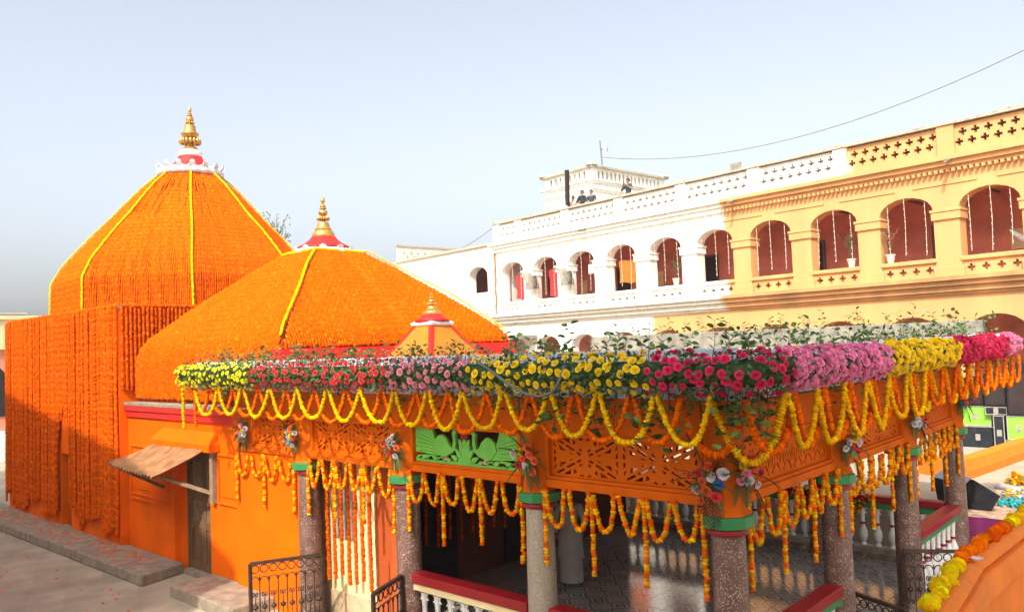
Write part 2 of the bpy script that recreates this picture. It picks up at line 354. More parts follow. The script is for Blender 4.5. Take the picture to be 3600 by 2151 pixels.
def swag(a, b, sag, n=26):
    a = np.array(a, float); b = np.array(b, float); t = np.linspace(0, 1, n)[:, None]
    p = a+(b-a)*t; sk = random.uniform(-0.10, 0.10); u = 2*t[:, 0]-1; u = u+sk*(1-u*u)
    p[:, 0] += 0.012*np.sin(t[:, 0]*7+random.uniform(0, 6)); p[:, 1] += 0.012*np.sin(t[:, 0]*6+random.uniform(0, 6))
    p[:, 2] -= sag*(1-np.abs(u)**2.3); return p
# ------------------------------------------------------------------ ground and terrace
GZ = -0.08
def brick_ground(m, sc, amt, rot=0.0, w=0.5, h=0.5):
    t = m.node_tree; N = t.nodes; L = t.links; b = N[m['bsdf']]; old = b.inputs['Base Color'].links[0].from_socket
    g = N.new('ShaderNodeNewGeometry'); mp = N.new('ShaderNodeMapping'); mp.inputs['Rotation'].default_value = (0, 0, rot); L.new(g.outputs['Position'], mp.inputs[0])
    bt = N.new('ShaderNodeTexBrick'); bt.inputs['Scale'].default_value = sc; bt.inputs['Mortar Size'].default_value = 0.012; bt.inputs['Mortar Smooth'].default_value = 0.4
    bt.inputs['Brick Width'].default_value = w; bt.inputs['Row Height'].default_value = h
    bt.inputs['Color1'].default_value = (1, 1, 1, 1); bt.inputs['Color2'].default_value = (0.86, 0.86, 0.86, 1); bt.inputs['Mortar'].default_value = (1-amt, 1-amt, 1-amt, 1)
    L.new(mp.outputs[0], bt.inputs[0]); mx = N.new('ShaderNodeMix'); mx.data_type = 'RGBA'; mx.blend_type = 'MULTIPLY'; mx.inputs['Factor'].default_value = 1
    L.new(old, mx.inputs[6]); L.new(bt.outputs[0], mx.inputs[7]); L.new(mx.outputs[2], b.inputs['Base Color'])
brick_ground(M['ground'], 1.0, 0.13, 0.35, 1.2, 0.6)
brick_ground(M['terrace'], 1.0, 0.22, 0.1, 0.9, 0.6)
g = MB().add([(-1600, -1500, GZ), (1500, -1500, GZ), (1500, 1600, GZ), (-1600, 1600, GZ)], [(0, 1, 2, 3)]).build('ground', 'ground'); tag(g, kind='structure')
TZ = 0.73
tb = MB().box(-60, 30, 16.62, 60, GZ-0.3, TZ); g = tb.build('terrace', 'terrace', bevel=0.015); tag(g, kind='structure')

# ------------------------------------------------------------------ palace wing on the right
ANG = math.radians(7.0)
FE = Vector((math.cos(ANG), -math.sin(ANG), 0)); FB = Vector((math.sin(ANG), math.cos(ANG), 0)); FP = Vector((-5.52, 28.84, 0))
FM = Matrix(((FE.x, FB.x, 0, FP.x), (FE.y, FB.y, 0, FP.y), (0, 0, 1, 0), (0, 0, 0, 1)))
def fpt(t, b, z): return FM @ Vector((t, b, z))
def facade_mat(name, white, yellow, var=0.12, dirt=0.5):
    m = pm(name, yellow, 0.75, var, 1.3, 0.35, 18, dirt=(0.42, 0.27, 0.12), dirt_amt=dirt*0.6, dscale=2.4, streak=True)
    t = m.node_tree; N = t.nodes; L = t.links; b = N[m['bsdf']]; old = b.inputs['Base Color'].links[0].from_socket
    g = N.new('ShaderNodeNewGeometry')
    dp = N.new('ShaderNodeVectorMath'); dp.operation = 'DOT_PRODUCT'; sb = N.new('ShaderNodeVectorMath'); sb.operation = 'SUBTRACT'
    L.new(g.outputs['Position'], sb.inputs[0]); sb.inputs[1].default_value = FP; L.new(sb.outputs[0], dp.inputs[0]); dp.inputs[1].default_value = FE
    sx = N.new('ShaderNodeSeparateXYZ'); L.new(g.outputs['Position'], sx.inputs[0])
    ns = N.new('ShaderNodeTexNoise'); ns.inputs['Scale'].default_value = 1.5; L.new(g.outputs['Position'], ns.inputs['Vector'])
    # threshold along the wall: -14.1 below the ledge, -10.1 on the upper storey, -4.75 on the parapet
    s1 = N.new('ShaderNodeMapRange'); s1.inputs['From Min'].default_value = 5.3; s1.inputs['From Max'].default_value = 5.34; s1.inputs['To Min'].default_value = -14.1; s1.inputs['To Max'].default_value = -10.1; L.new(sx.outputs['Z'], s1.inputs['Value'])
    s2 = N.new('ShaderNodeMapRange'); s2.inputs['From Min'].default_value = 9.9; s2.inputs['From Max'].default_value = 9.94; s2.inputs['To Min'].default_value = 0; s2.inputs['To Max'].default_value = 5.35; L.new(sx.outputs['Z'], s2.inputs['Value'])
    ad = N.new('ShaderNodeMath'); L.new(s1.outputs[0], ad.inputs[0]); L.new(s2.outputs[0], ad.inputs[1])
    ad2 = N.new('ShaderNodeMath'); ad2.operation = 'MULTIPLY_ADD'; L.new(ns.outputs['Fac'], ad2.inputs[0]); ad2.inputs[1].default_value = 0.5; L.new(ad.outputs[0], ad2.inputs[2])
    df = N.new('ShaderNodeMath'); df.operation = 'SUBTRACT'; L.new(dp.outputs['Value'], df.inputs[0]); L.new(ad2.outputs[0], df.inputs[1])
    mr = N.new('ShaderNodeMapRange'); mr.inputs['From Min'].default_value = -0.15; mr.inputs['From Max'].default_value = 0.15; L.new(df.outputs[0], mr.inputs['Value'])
    # white part: overexposed glare put into the plaster colour, plus stains
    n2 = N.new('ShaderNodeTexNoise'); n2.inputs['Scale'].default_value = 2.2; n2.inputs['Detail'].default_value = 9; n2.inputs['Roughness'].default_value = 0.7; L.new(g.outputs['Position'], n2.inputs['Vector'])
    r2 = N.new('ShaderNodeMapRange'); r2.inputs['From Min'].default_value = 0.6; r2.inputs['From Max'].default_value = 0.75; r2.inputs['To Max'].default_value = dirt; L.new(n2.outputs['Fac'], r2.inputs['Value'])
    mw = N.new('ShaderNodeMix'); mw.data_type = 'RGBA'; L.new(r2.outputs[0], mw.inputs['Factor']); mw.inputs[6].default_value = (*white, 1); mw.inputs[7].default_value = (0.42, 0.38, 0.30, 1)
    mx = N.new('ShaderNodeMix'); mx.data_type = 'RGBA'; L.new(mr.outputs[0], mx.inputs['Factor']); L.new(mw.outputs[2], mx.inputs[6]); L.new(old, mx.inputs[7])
    mp2 = N.new('ShaderNodeMapping'); mp2.inputs['Scale'].default_value = (2.6, 2.6, 0.16); L.new(g.outputs['Position'], mp2.inputs[0])
    n5 = N.new('ShaderNodeTexNoise'); n5.inputs['Scale'].default_value = 2.0; n5.inputs['Detail'].default_value = 6; n5.inputs['Roughness'].default_value = 0.7; L.new(mp2.outputs[0], n5.inputs['Vector'])
    r5 = N.new('ShaderNodeMapRange'); r5.inputs['From Min'].default_value = 0.50; r5.inputs['From Max'].default_value = 0.78; r5.inputs['To Max'].default_value = 0.55*dirt+0.12; L.new(n5.outputs['Fac'], r5.inputs['Value'])
    m5 = N.new('ShaderNodeMix'); m5.data_type = 'RGBA'; L.new(r5.outputs[0], m5.inputs['Factor']); L.new(mx.outputs[2], m5.inputs[6]); m5.inputs[7].default_value = (0.40, 0.25, 0.12, 1)
    L.new(m5.outputs[2], b.inputs['Base Color']); return m
M['facade'] = facade_mat('part_overexposed_plaster', (0.80, 0.775, 0.70), (0.62, 0.325, 0.125))
M['facade_dirty'] = facade_mat('part_overexposed_plaster_stained', (0.62, 0.58, 0.50), (0.52, 0.26, 0.10), 0.35, 1.0)
M['coping'] = pm('stained_coping', (0.46, 0.40, 0.31), 0.9, 0.45, 5, 0.5, 20, dirt=(0.11, 0.09, 0.07), dirt_amt=0.95, dscale=5)

T0, T1 = -24.8, 8.6
CENT = [0.04-2.6*k for k in range(-3, 10)]
def arch(tc, w, z0, zs, za, n=10):
    pts = [(tc-w, z0), (tc+w, z0)]
    for i in range(n+1):
        a = math.pi*i/n; pts.append((tc+w*math.cos(a), zs+(za-zs)*math.sin(a)))
    return pts
wing = thing('palace_wing', 'long two-storey arcaded palace wing, overexposure painted white on the left, yellow right', 'building', fpt(-8, 0, GZ))
fm = lambda u, v, d: (u, d, v)
holes = [arch(c, 0.9, 5.98, 8.2, 8.78) for c in CENT]+[arch(c, 0.9, TZ+0.02, 4.05, 4.68) for c in CENT]
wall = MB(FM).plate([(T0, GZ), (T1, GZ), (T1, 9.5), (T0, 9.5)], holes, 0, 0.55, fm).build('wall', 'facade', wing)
b = MB(FM)
for z0, z1, p in ((9.5, 9.62, 0.10), (9.62, 9.78, 0.22), (9.78, 9.93, 0.34)): b.box(T0-p*0.6, T1, -p, 0.6, z0, z1)
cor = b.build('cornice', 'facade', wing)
b = MB(FM)
t = T0+0.1
while t < T1: b.box(t, t+0.09, -0.19, 0, 9.40, 9.495); t += 0.18
b.build('dentil_band', 'facade', cor, kind='stuff')
b = MB(FM)
for z0, z1, p in ((5.36, 5.46, 0.10), (5.46, 5.66, 0.20), (5.66, 5.82, 0.34), (5.82, 5.95, 0.46)): b.box(T0-0.1, T1, -p, 0.0 if z1 > 5.9 else 0.0, z0, z1)
led = b.build('ledge', 'facade_dirty', wing)
for i in range(len(CENT)+1):
    pc = (CENT[0]+1.3) - 2.6*i
    if pc < T0+0.3: continue
    b = MB(FM).box(pc-0.46, pc+0.46, -0.07, 0.60, 7.86, 8.12).box(pc-0.49, pc+0.49, -0.10, 0.63, 8.121, 8.21)
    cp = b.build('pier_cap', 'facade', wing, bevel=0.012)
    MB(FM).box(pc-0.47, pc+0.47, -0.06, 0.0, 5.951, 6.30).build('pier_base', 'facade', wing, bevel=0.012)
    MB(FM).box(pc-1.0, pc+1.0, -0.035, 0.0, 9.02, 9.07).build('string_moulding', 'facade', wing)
def cross(tc, zc, a=0.125, w=0.045):
    return [(tc-w, zc-a), (tc+w, zc-a), (tc+w, zc-w), (tc+a, zc-w), (tc+a, zc+w), (tc+w, zc+w), (tc+w, zc+a), (tc-w, zc+a), (tc-w, zc+w), (tc-a, zc+w), (tc-a, zc-w), (tc-w, zc-w)]
for c in CENT:
    hs = [cross(c-0.66+0.44*k, 6.22, 0.12, 0.045) for k in range(4)]
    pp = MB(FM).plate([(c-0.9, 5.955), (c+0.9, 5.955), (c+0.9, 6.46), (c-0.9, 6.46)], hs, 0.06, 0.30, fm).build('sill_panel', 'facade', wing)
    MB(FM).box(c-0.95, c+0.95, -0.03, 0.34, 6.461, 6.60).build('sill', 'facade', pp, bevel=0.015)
# parapet with pierced crosses
post = [-1.1+3.6*k for k in range(3)]+[-4.7-3.6*k for k in range(6)]+[-24.5]
post = sorted(post)
for i, pt in enumerate(post):
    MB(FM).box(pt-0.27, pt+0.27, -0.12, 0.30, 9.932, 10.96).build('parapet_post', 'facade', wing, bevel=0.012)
    if i+1 < len(post):
        a, d = pt+0.27, post[i+1]-0.27; n = int((d-a)/0.36); st = (d-a)/n
        hs = []
        for k in range(n): hs.append(cross(a+st*(k+0.5)+st*0.13, 10.66))
        for k in range(n): hs.append(cross(a+st*(k+0.5)-st*0.13-0.02, 10.34))
        MB(FM).plate([(a, 9.933), (d, 9.933), (d, 10.92), (a, 10.92)], hs, -0.02, 0.26, fm).build('parapet_panel', 'facade', wing); MB(FM).box(a, d, 0.262, 0.30, 9.94, 10.9).build('hole_shade_backing', 'kerb', wing)  # dark panel added behind the crosses, in place of shade in the holes
b = MB(FM)
tt = T0-0.1
while tt < T1:
    l = random.uniform(0.7, 1.3); b.box(tt, min(tt+l, T1), -0.16-random.uniform(0, .02), 0.34, 10.961, 11.06+random.uniform(-0.02, 0.025)); tt += l+0.004
b.build('coping', 'coping', wing)
for pt in post[::2]:
    MB(FM).lathe([(0.16, 0), (0.15, 0.08), (0.06, 0.14), (0.01, 0.16)], (pt, 0.05, 11.05), 8).build('coping_knob', 'coping', wing)
# interior of the galleries
MB(FM).box(T0+0.1, T1, 3.0, 3.3, GZ, 9.45).build('gallery_back_wall', 'gallery', wing)
MB(FM).box(T0+0.05, T1, 0.56, 3.0, 5.5, 5.93).build('gallery_floor', 'gallery', wing)
MB(FM).box(T0+0.05, T1, 0.0, 9.0, 9.93, 10.2).build('roof_deck', 'slab', wing)
MB(FM).box(T0+0.05, T1, 0.56, 3.0, 9.0, 9.3).build('gallery_ceiling', 'gallery', wing)
MB(FM).box(T0, T0+0.4, 0.56, 9.0, GZ, 9.49).build('end_wall', 'facade', wing)
for i, c in enumerate(CENT):
    w = 0.42
    b = MB(FM).box(c+0.2-w, c+0.2+w, 2.93, 2.999, 5.94, 8.0)
    if i % 2 == 0:
        gd = b.build('gallery_door', 'dark', wing)
        MB(FM).box(c+0.2-w-0.08, c+0.2-w, 2.90, 2.995, 5.94, 8.08).box(c+0.2+w, c+0.2+w+0.08, 2.90, 2.995, 5.94, 8.08).box(c+0.2-w, c+0.2+w, 2.90, 2.995, 8.0, 8.08).build('door_frame', 'wood', gd)
    else:
        MB(FM).box(c-0.35, c+0.15, 2.94, 2.999, 6.9, 7.6).build('notice_board', 'cream', wing)
    MB(FM).box(c-0.62, c-0.58, 0.6, 2.99, 8.92, 8.99).build('ceiling_joist', 'wood', wing)
    MB(FM).box(c-0.5, c+0.5, 2.93, 2.999, TZ, 3.0).build('gallery_door', 'dark', wing)
for tq, z in ((-17.6, 9.75), (-1.0, 9.76), (-9.2, 9.75)):
    MB().tube([fpt(tq, -0.2, z+0.02), fpt(tq+0.1, -0.75, z-0.1)], 0.06, 8).build('drain_spout', 'kerb', wing)
MB().tube([fpt(T0+0.05, -0.08, z) + Vector((random.uniform(-.03, .03), 0, 0)) for z in np.linspace(5.9, 9.4, 14)], 0.05, 6).build('drain_pipe', 'rust_tin', wing)
# hangings in the far arches, tin hoods
def cloth(tc, w, z0, z1, mat, name='hanging_cloth', b0=0.5):
    n = 14; vs = []; fs = []
    for i in range(n+1):
        for j in range(6):
            u = i/n; vs.append((tc-w+2*w*u, b0+0.05*math.sin(u*17+j*0.6), z1+(z0-z1)*j/5+0.03*math.sin(u*9)))
    for i in range(n):
        for j in range(5): fs.append((i*6+j, (i+1)*6+j, (i+1)*6+j+1, i*6+j+1))
    return MB(FM).add(vs, fs)
M['saree_red'] = pm('red_cloth', (0.62, 0.03, 0.03), 0.8, 0.15, 6, 0.2, 40)
M['saree_orange'] = pm('saffron_cloth', (0.85, 0.14, 0.015), 0.8, 0.15, 6, 0.2, 40)
for tc, w, z0, z1, mt, lb in ((-23.15, 0.5, 6.75, 8.05, 'saree_red', 'red cloth hanging in the leftmost arch of the white arcade'),
                          (-20.45, 0.55, 6.7, 8.1, 'saree_red', 'red sheet hanging in the arch right of the first tin hood'),
                          (-15.4, 0.72, 7.0, 8.05, 'saree_orange', 'saffron cloth hung across the fourth arch of the white arcade')):
    o = cloth(tc, w, z0, z1, mt).build('hanging_cloth', mt, None, smooth=True); tag(o, lb, 'cloth')
o = MB(FM).box(-17.75, -17.25, 0.10, 0.13, 7.6, 8.05).build('hanging_towel', 'white', None); tag(o, 'white towel hanging in the third arch of the white arcade', 'towel')
for i, tc in enumerate((-21.55, -18.95)):
    n = 9; vs = []; fs = []
    for k in range(n+1):
        u = k/n; z = 8.02-0.85*u**2.2; tt = tc-0.45+0.55*math.sin(u*1.5)
        vs += [(tt, -0.75, z), (tt, 0.15, z+0.02), (tt, -0.75, z-0.04), (tt, 0.15, z-0.02)]
    for k in range(n):
        a = k*4; fs += [(a, a+1, a+5, a+4), (a+2, a+6, a+7, a+3), (a, a+4, a+6, a+2), (a+1, a+3, a+7, a+5)]
    o = MB(FM).add(vs, fs).build('tin_hood', 'kerb', None, smooth=True); tag(o, 'curved grey tin hood on the arcade pier, %s' % ('left one' if i == 0 else 'right one beside the towel'), 'hood')
# far end of the wing, set a little back, with a masonry filled window
far = thing('palace_end_block', 'plain white end block left of the arcade with one arched window', 'building', fpt(-30, 0.3, GZ))
MB(FM).plate([(-35.3, GZ), (T0-0.02, GZ), (T0-0.02, 9.95), (-35.3, 9.95)], [arch(-26.7, 0.88, 6.2, 8.3, 8.86)], 0.25, 0.8, fm).build('wall', 'facade', far)
MB(FM).box(-27.6, -25.8, 0.30, 0.55, 6.15, 7.34).build('window_infill', 'facade_dirty', far)
MB(FM).box(-35.3, T0, 3.0, 3.2, GZ, 9.9).build('back_wall', 'gallery', far)
MB(FM).box(-35.35, T0-0.05, 0.1, 5, 9.951, 10.08).build('coping', 'coping', far)
hs = [cross(0.5+0.55*k, 10.62, 0.13, 0.05) for k in range(8)]+[cross(0.78+0.55*k, 10.36, 0.13, 0.05) for k in range(8)]
b = MB(FM).plate([(0, 10.08), (5.2, 10.08), (5.2, 11.05), (0, 11.05)], hs, -35.3, -35.16, lambda u, v, d: (d, 0.25+u, v)); b.build('return_parapet', 'facade_dirty', far)
MB(FM).box(-35.36, -35.10, 0.15, 5.5, 11.051, 11.16).build('return_coping', 'coping', far)
MB(FM).box(-28.2, -24.9, -0.5, 0.25, 5.3, 5.42).build('balcony_floor', 'facade_dirty', far)
hs = [cross(-27.6+0.55*k, 5.72, 0.10, 0.04) for k in range(5)]
MB(FM).plate([(-28.1, 5.42), (-24.95, 5.42), (-24.95, 6.05), (-28.1, 6.05)], hs, -0.5, -0.38, fm).build('balcony_panel', 'facade', far)
MB(FM).box(-28.15, -24.9, -0.56, -0.32, 6.051, 6.13).build('balcony_rail', 'facade_dirty', far)
b = MB(FM).box(-24.6, -21.5, -1.4, -0.05, 4.55, 4.75).box(-24.5, -23.2, -1.3, -0.05, 3.0, 4.55)
o = b.build('outhouse', 'kerb', None); tag(o, 'weathered grey outhouse against the foot of the white wall', 'outhouse')

# roof tower
tw = thing('roof_tower', 'white square roof tower with arcaded parapet behind the palace roofline', 'tower', fpt(-24.8, 9, 10.2))
ta, tbk, tc0, tc1 = -26.9, 6.0, -22.78, 12.77
MB(FM).box(ta, tc0, tbk, tc1, 10.2, 13.32).build('wall', 'white', tw)
b = MB(FM)
for z0, z1, p in ((13.2, 13.32, 0.08), (13.32, 13.44, 0.16), (13.70, 13.80, 0.14), (13.80, 13.90, 0.24)):
    b.box(ta-p, tc0+p, tbk-p, tc1+p, z0+0.001, z1)
b.box(ta+0.02, tc0-0.02, tbk+0.02, tc1-0.02, 13.44, 13.70)
b.build('ledge', 'white', tw)
hs = [arch(0.62+0.37*k, 0.11, 13.98, 14.35, 14.47, 6) for k in range(16)]
MB(FM).plate([(0.0, 13.9), (6.77, 13.9), (6.77, 14.6), (0.0, 14.6)], hs, tc0-0.12, tc0, lambda u, v, d: (d, tbk+u, v)).build('parapet_panel', 'white', tw)
hs = [arch(0.62+0.41*k, 0.11, 13.98, 14.35, 14.47, 6) for k in range(8)]
MB(FM).plate([(0.0, 13.9), (4.0, 13.9), (4.0, 14.6), (0.0, 14.6)], hs, tbk, tbk+0.12, lambda u, v, d: (ta+u, d, v)).build('parapet_panel', 'white', tw)
MB(FM).box(ta+0.2, tc0-0.2, tbk+0.22, tc1-0.1, 13.9, 14.5).build('parapet_core', 'cream', tw)
b = MB(FM).box(ta-0.2, tc0+0.2, tbk-0.2, tc1+0.2, 14.6, 14.72)
for cx, cy in ((ta, tbk), (tc0, tbk), (tc0, tc1)): b.lathe([(0.34, 0), (0.30, 0.10), (0.12, 0.22), (0.02, 0.25)], (cx, cy, 14.72), 8)
b.build('coping', 'coping', tw)
ma = thing('antenna_mast', 'thin antenna mast with round white dish on the tower roof', 'antenna', fpt(-22.3, 6.4, 14.72))
MB().tube([fpt(-22.3, 6.4, 14.7), fpt(-22.4, 6.4, 16.15)], 0.045, 8).build('mast', 'wire', ma)
b = MB(Matrix.Translation(fpt(-22.05, 6.3, 15.6)) @ Matrix.Rotation(math.radians(75), 4, 'Y')); b.lathe([(0.01, 0.0), (0.17, 0.04), (0.27, 0.11), (0.28, 0.12), (0.17, 0.055), (0.01, 0.02)], (0, 0, 0), 20, caps=False)
b.build('dish', 'silver', ma, smooth=True)
MB().tube([fpt(-22.38, 6.4, 15.55), fpt(-22.1, 6.3, 15.6)], 0.03, 6).build('dish_arm', 'wire', ma)
o = MB().bar(fpt(-19.3, 0.35, 10.2), fpt(-19.22, 0.35, 13.05), 0.17).build('roof_post', 'dark', None); tag(o, 'thick dark upright post standing on the palace roof', 'post')
o = MB().lathe([(0.01, 0.62), (0.5, 0.52), (0.75, 0.25), (0.8, 0)], fpt(-20.3, 1.2, 10.2), 16).build('roof_dome', 'white', None, smooth=True); tag(o, 'low rounded plaster hump on the roof left of the dark post', 'roof hump')
o = MB(FM).box(-9.4, -8.9, 0.0, 0.05, 11.07, 11.35).build('flood_lamp', 'kerb', None); tag(o, 'small flat flood lamp standing on the parapet coping', 'lamp')

# hanging fairy-light strings in the upper arches
cnt = 0
for ci, c in enumerate(sorted(CENT)):
    if c > 3.2: continue
    for k in range(3):
        tt = c-0.62+0.62*k+random.uniform(-0.05, 0.05); zt = 8.78-abs(tt-c)**2*0.6; zb = 6.62+random.uniform(0, 0.25)
        b = MB(FM).tube([(tt, 0.02, zt), (tt+0.01, 0.03, (zt+zb)/2), (tt+random.uniform(-.03, .03), 0.02, zb)], 0.007, 4)
        z = zt-0.15
        while z > zb: b.box(tt-0.013, tt+0.013, 0.005, 0.035, z, z+0.03); z -= 0.22
        o = b.build('light_string', 'bulb', None)
        tag(o, '%s thin hanging light string in the %s upper arch from the left' % (('left', 'middle', 'right')[k], ORD[ci]), 'light string', 'light strings in the upper arcade')
# ropes on the end block roof and the overhead wire
def rope(name, a, b_, sag, r, mat, label):
    pts = [Vector(a)+(Vector(b_)-Vector(a))*u-Vector((0, 0, sag*(1-(2*u-1)**2))) for u in np.linspace(0, 1, 24)]
    o = MB().tube(pts, r, 5).build(name, mat, None); return tag(o, label, name.split('_')[-1])
rope('overhead_wire', fpt(-22.33, 6.4, 15.15), fpt(9.0, 6.0, 17.9), 2.9, 0.02, 'wire', 'thin dark overhead wire sagging across the sky to the right edge')
rope('roof_rope', fpt(-24.8, 0.3, 11.1), fpt(-33.5, 2.5, 10.3), 0.25, 0.018, 'wire', 'slack rope strung over the white end block roof')
tree = None

# potted plants on the sills
def potted(t, dry, label):
    base = fpt(t, 0.12, 6.6); p = thing('potted_plant', label, 'plant', base, 'pots on the arcade sills')
    MB().lathe([(0.10, 0), (0.15, 0.26), (0.17, 0.27), (0.17, 0.31), (0.14, 0.31), (0.10, 0.25)], base, 12).build('pot', 'terracotta', p, smooth=True, sharp=30)
    b = MB(); l = MB()
    for k in range(16):
        a = random.uniform(0, 6.28); rr = random.uniform(0.1, 0.55); h = random.uniform(0.45, 1.0)
        e = base+Vector((rr*math.cos(a), rr*math.sin(a), 0.3+h)); md = base+Vector((rr*.3*math.cos(a), rr*.3*math.sin(a), 0.3+h*0.6))
        b.tube([base+Vector((0, 0, 0.28)), md, e], 0.008, 4)
        for j in range(9):
            q = md.lerp(e, random.uniform(-0.1, 1.05))+Vector((random.gauss(0, .03), random.gauss(0, .03), random.gauss(0, .03))); s = 0.03
            d1 = Vector((random.uniform(-1, 1), random.uniform(-1, 1), random.uniform(-1, 1))).normalized()*s; d2 = d1.orthogonal().normalized()*s*0.5
            l.add([q-d1, q+d2, q+d1, q-d2], [(0, 1, 2, 3)])
    b.build('stem', 'stem', p); l.build('foliage', 'terracotta_leaf' if dry else 'leaf_dark', p, kind='stuff')
M['terracotta_leaf'] = pm('dry_leaf', (0.30, 0.10, 0.05), 0.8, 0.3, 20, 0)
potted(-3.2, True, 'dry reddish plant in a pale pot on the arcade sill')
potted(-4.6, False, 'small grey potted shrub at the right end of a yellow arcade sill')
potted(-12.5, False, 'potted shrub in the first arch left of the yellow edge')
# white hammock in the rightmost arch
o = MB().tube([fpt(0.2+0.9*u, 1.2, 7.4-0.5*math.sin(math.pi*u*0.55)) for u in np.linspace(0, 1, 10)], [0.02+0.10*math.sin(math.pi*u) for u in np.linspace(0, 1, 10)], 8).build('hammock', 'white', None, smooth=True)
tag(o, 'white cloth hammock slung inside the large right arch', 'hammock')

# ------------------------------------------------------------------ unseen blocks added out of view, shaped to shade the court
tops = [(-33, 11.7), (-23.5, 11.1), (-15.4, 9.9), (-11.3, 8.6), (-10.9, 8.4)]  # roofline shaped to the shade edge on the temple wall
sw = MB(); vs = []
for x, z in tops: vs += [(x, 0, GZ), (x, 0, z), (x, -3, z), (x, -3, GZ)]
fs = [(i*4+k, i*4+k+1, i*4+k+5, i*4+k+4) for i in range(4) for k in range(3)]+[(0, 3, 2, 1), (16, 17, 18, 19)]
sw.add(vs, fs)
o = sw.build('shade_wing', 'white', None); tag(o, 'unseen wing added outside the picture to shade the lower temple wall', 'building')
o = MB().box(-4.1, 3.0, -4.2, -1.2, GZ, 21.5).build('shade_block', 'white', None); tag(o, 'tall unseen block added behind the viewer to shade the pavilion', 'tower')  # added block, sized to put the pavilion corner and right columns in shade

# left background wing, hill and far houses
lw = thing('palace_left_wing', 'cream palace wing behind the temple at the left picture edge', 'building', (-42, 14, GZ))
b = MB().box(-46, -41, 2, 40, GZ, 4.9).build('wall', 'gallery', lw)
MB().box(-46.2, -40.85, 2, 40, 4.9, 5.45).build('cornice', 'cream', lw)
hs = [cross(3.0+1.2*k, 5.85, 0.16, 0.06) for k in range(30)]
MB().plate([(2, 5.45), (40, 5.45), (40, 6.25), (2, 6.25)], hs, -41.05, -40.85, lambda u, v, d: (d, u, v)).build('parapet', 'cream', lw)
MB().box(-41.25, -40.75, 2, 40, 6.251, 6.42).build('coping', 'cream', lw)
for k in range(12):
    y = 4.0+3.0*k
    MB().plate(arch(y, 0.95, 1.9, 3.6, 4.3), [], -41.01, -40.95, lambda u, v, d: (d, u, v)).build('window', 'dark', lw)
MB().box(-41.2, -40.7, 2, 40, GZ, 1.25).build('base_wall', 'white', lw)
hill = MB()
n = 40; vs = []; fs = []
for i in range(n+1):
    for j in range(8):
        x = -420+i*9; y = -30+j*36
        h = 22*math.exp(-((x+300)/70)**2-((y-66)/60)**2)+1.2*math.sin(i*0.9+j)+0.6*math.sin(i*2.1)
        vs.append((x, y, max(GZ-1, h-1)))
for i in range(n):
    for j in range(7): fs.append((i*8+j, (i+1)*8+j, (i+1)*8+j+1, i*8+j+1))
o = hill.add(vs, fs).build('hill', 'hill', None, smooth=True); tag(o, kind='structure')
for k, (x, y, w, h) in enumerate(((-268, 71, 9, 4.0), (-266.5, 77.5, 3.5, 2.6))):
    zb = 17.0
    fh = thing('hill_house', ('long low grey house on the hill at the left edge', 'small pale house beside the long one on the hill')[k], 'house', (x, y, zb-8), 'far hill houses')
    MB().box(x-w/2, x+w/2, y-w/2, y+w/2, zb-8, zb+h-2).build('wall', 'white' if k else 'kerb', fh)
    MB().box(x-w/2-.2, x+w/2+.2, y-w/2-.2, y+w/2+.2, zb+h-2, zb+h-1.6).build('roof', 'slab', fh)
# tree behind the temple, only its top shows
M['crown_grey'] = pm('dusty_leaf', (0.13, 0.14, 0.10), 0.7, 0.3, 20, 0, trans=0.15)
tr = thing('tree', 'sparse tree top showing between the two domes', 'tree', (-38, 23.1, GZ))
b = MB(); l = MB()
b.tube([(-38, 23.1, GZ), (-38.05, 23.0, 6), (-38.1, 23.15, 8.4), (-38.15, 23.1, 10.4)], [0.28, 0.2, 0.12, 0.06], 8)
random.seed(5)
for k in range(26):
    a = random.uniform(0, 6.28); s = Vector((-38.1, 23.1, random.uniform(8.6, 10.6))); e = s+Vector((random.uniform(.25, .9)*math.cos(a), random.uniform(.25, .9)*math.sin(a), random.uniform(.5, 1.9)))
    md = s.lerp(e, .5)+Vector((0, 0, 0.1)); b.tube([s, md, e], [0.04, 0.025, 0.01], 5)
    for j in range(13):
        q = s.lerp(e, random.uniform(0.3, 1.1))+Vector((random.gauss(0, .14), random.gauss(0, .14), random.gauss(0, .14)))
        d1 = Vector((random.uniform(-1, 1), random.uniform(-1, 1), random.uniform(-1, 1)))  .normalized()*0.085; d2 = d1.orthogonal().normalized()*0.035
        l.add([q-d1, q+d2, q+d1, q-d2], [(0, 1, 2, 3)])
b.tube([(-38.0, 23.1, 7), (-39.3, 22.6, 9.5), (-40.2, 22.3, 11.6), (-40.6, 22.4, 12.6)], [0.1, 0.07, 0.04, 0.015], 6)
b.build('trunk', 'bark', tr); l.build('crown', 'crown_grey', tr, kind='stuff')
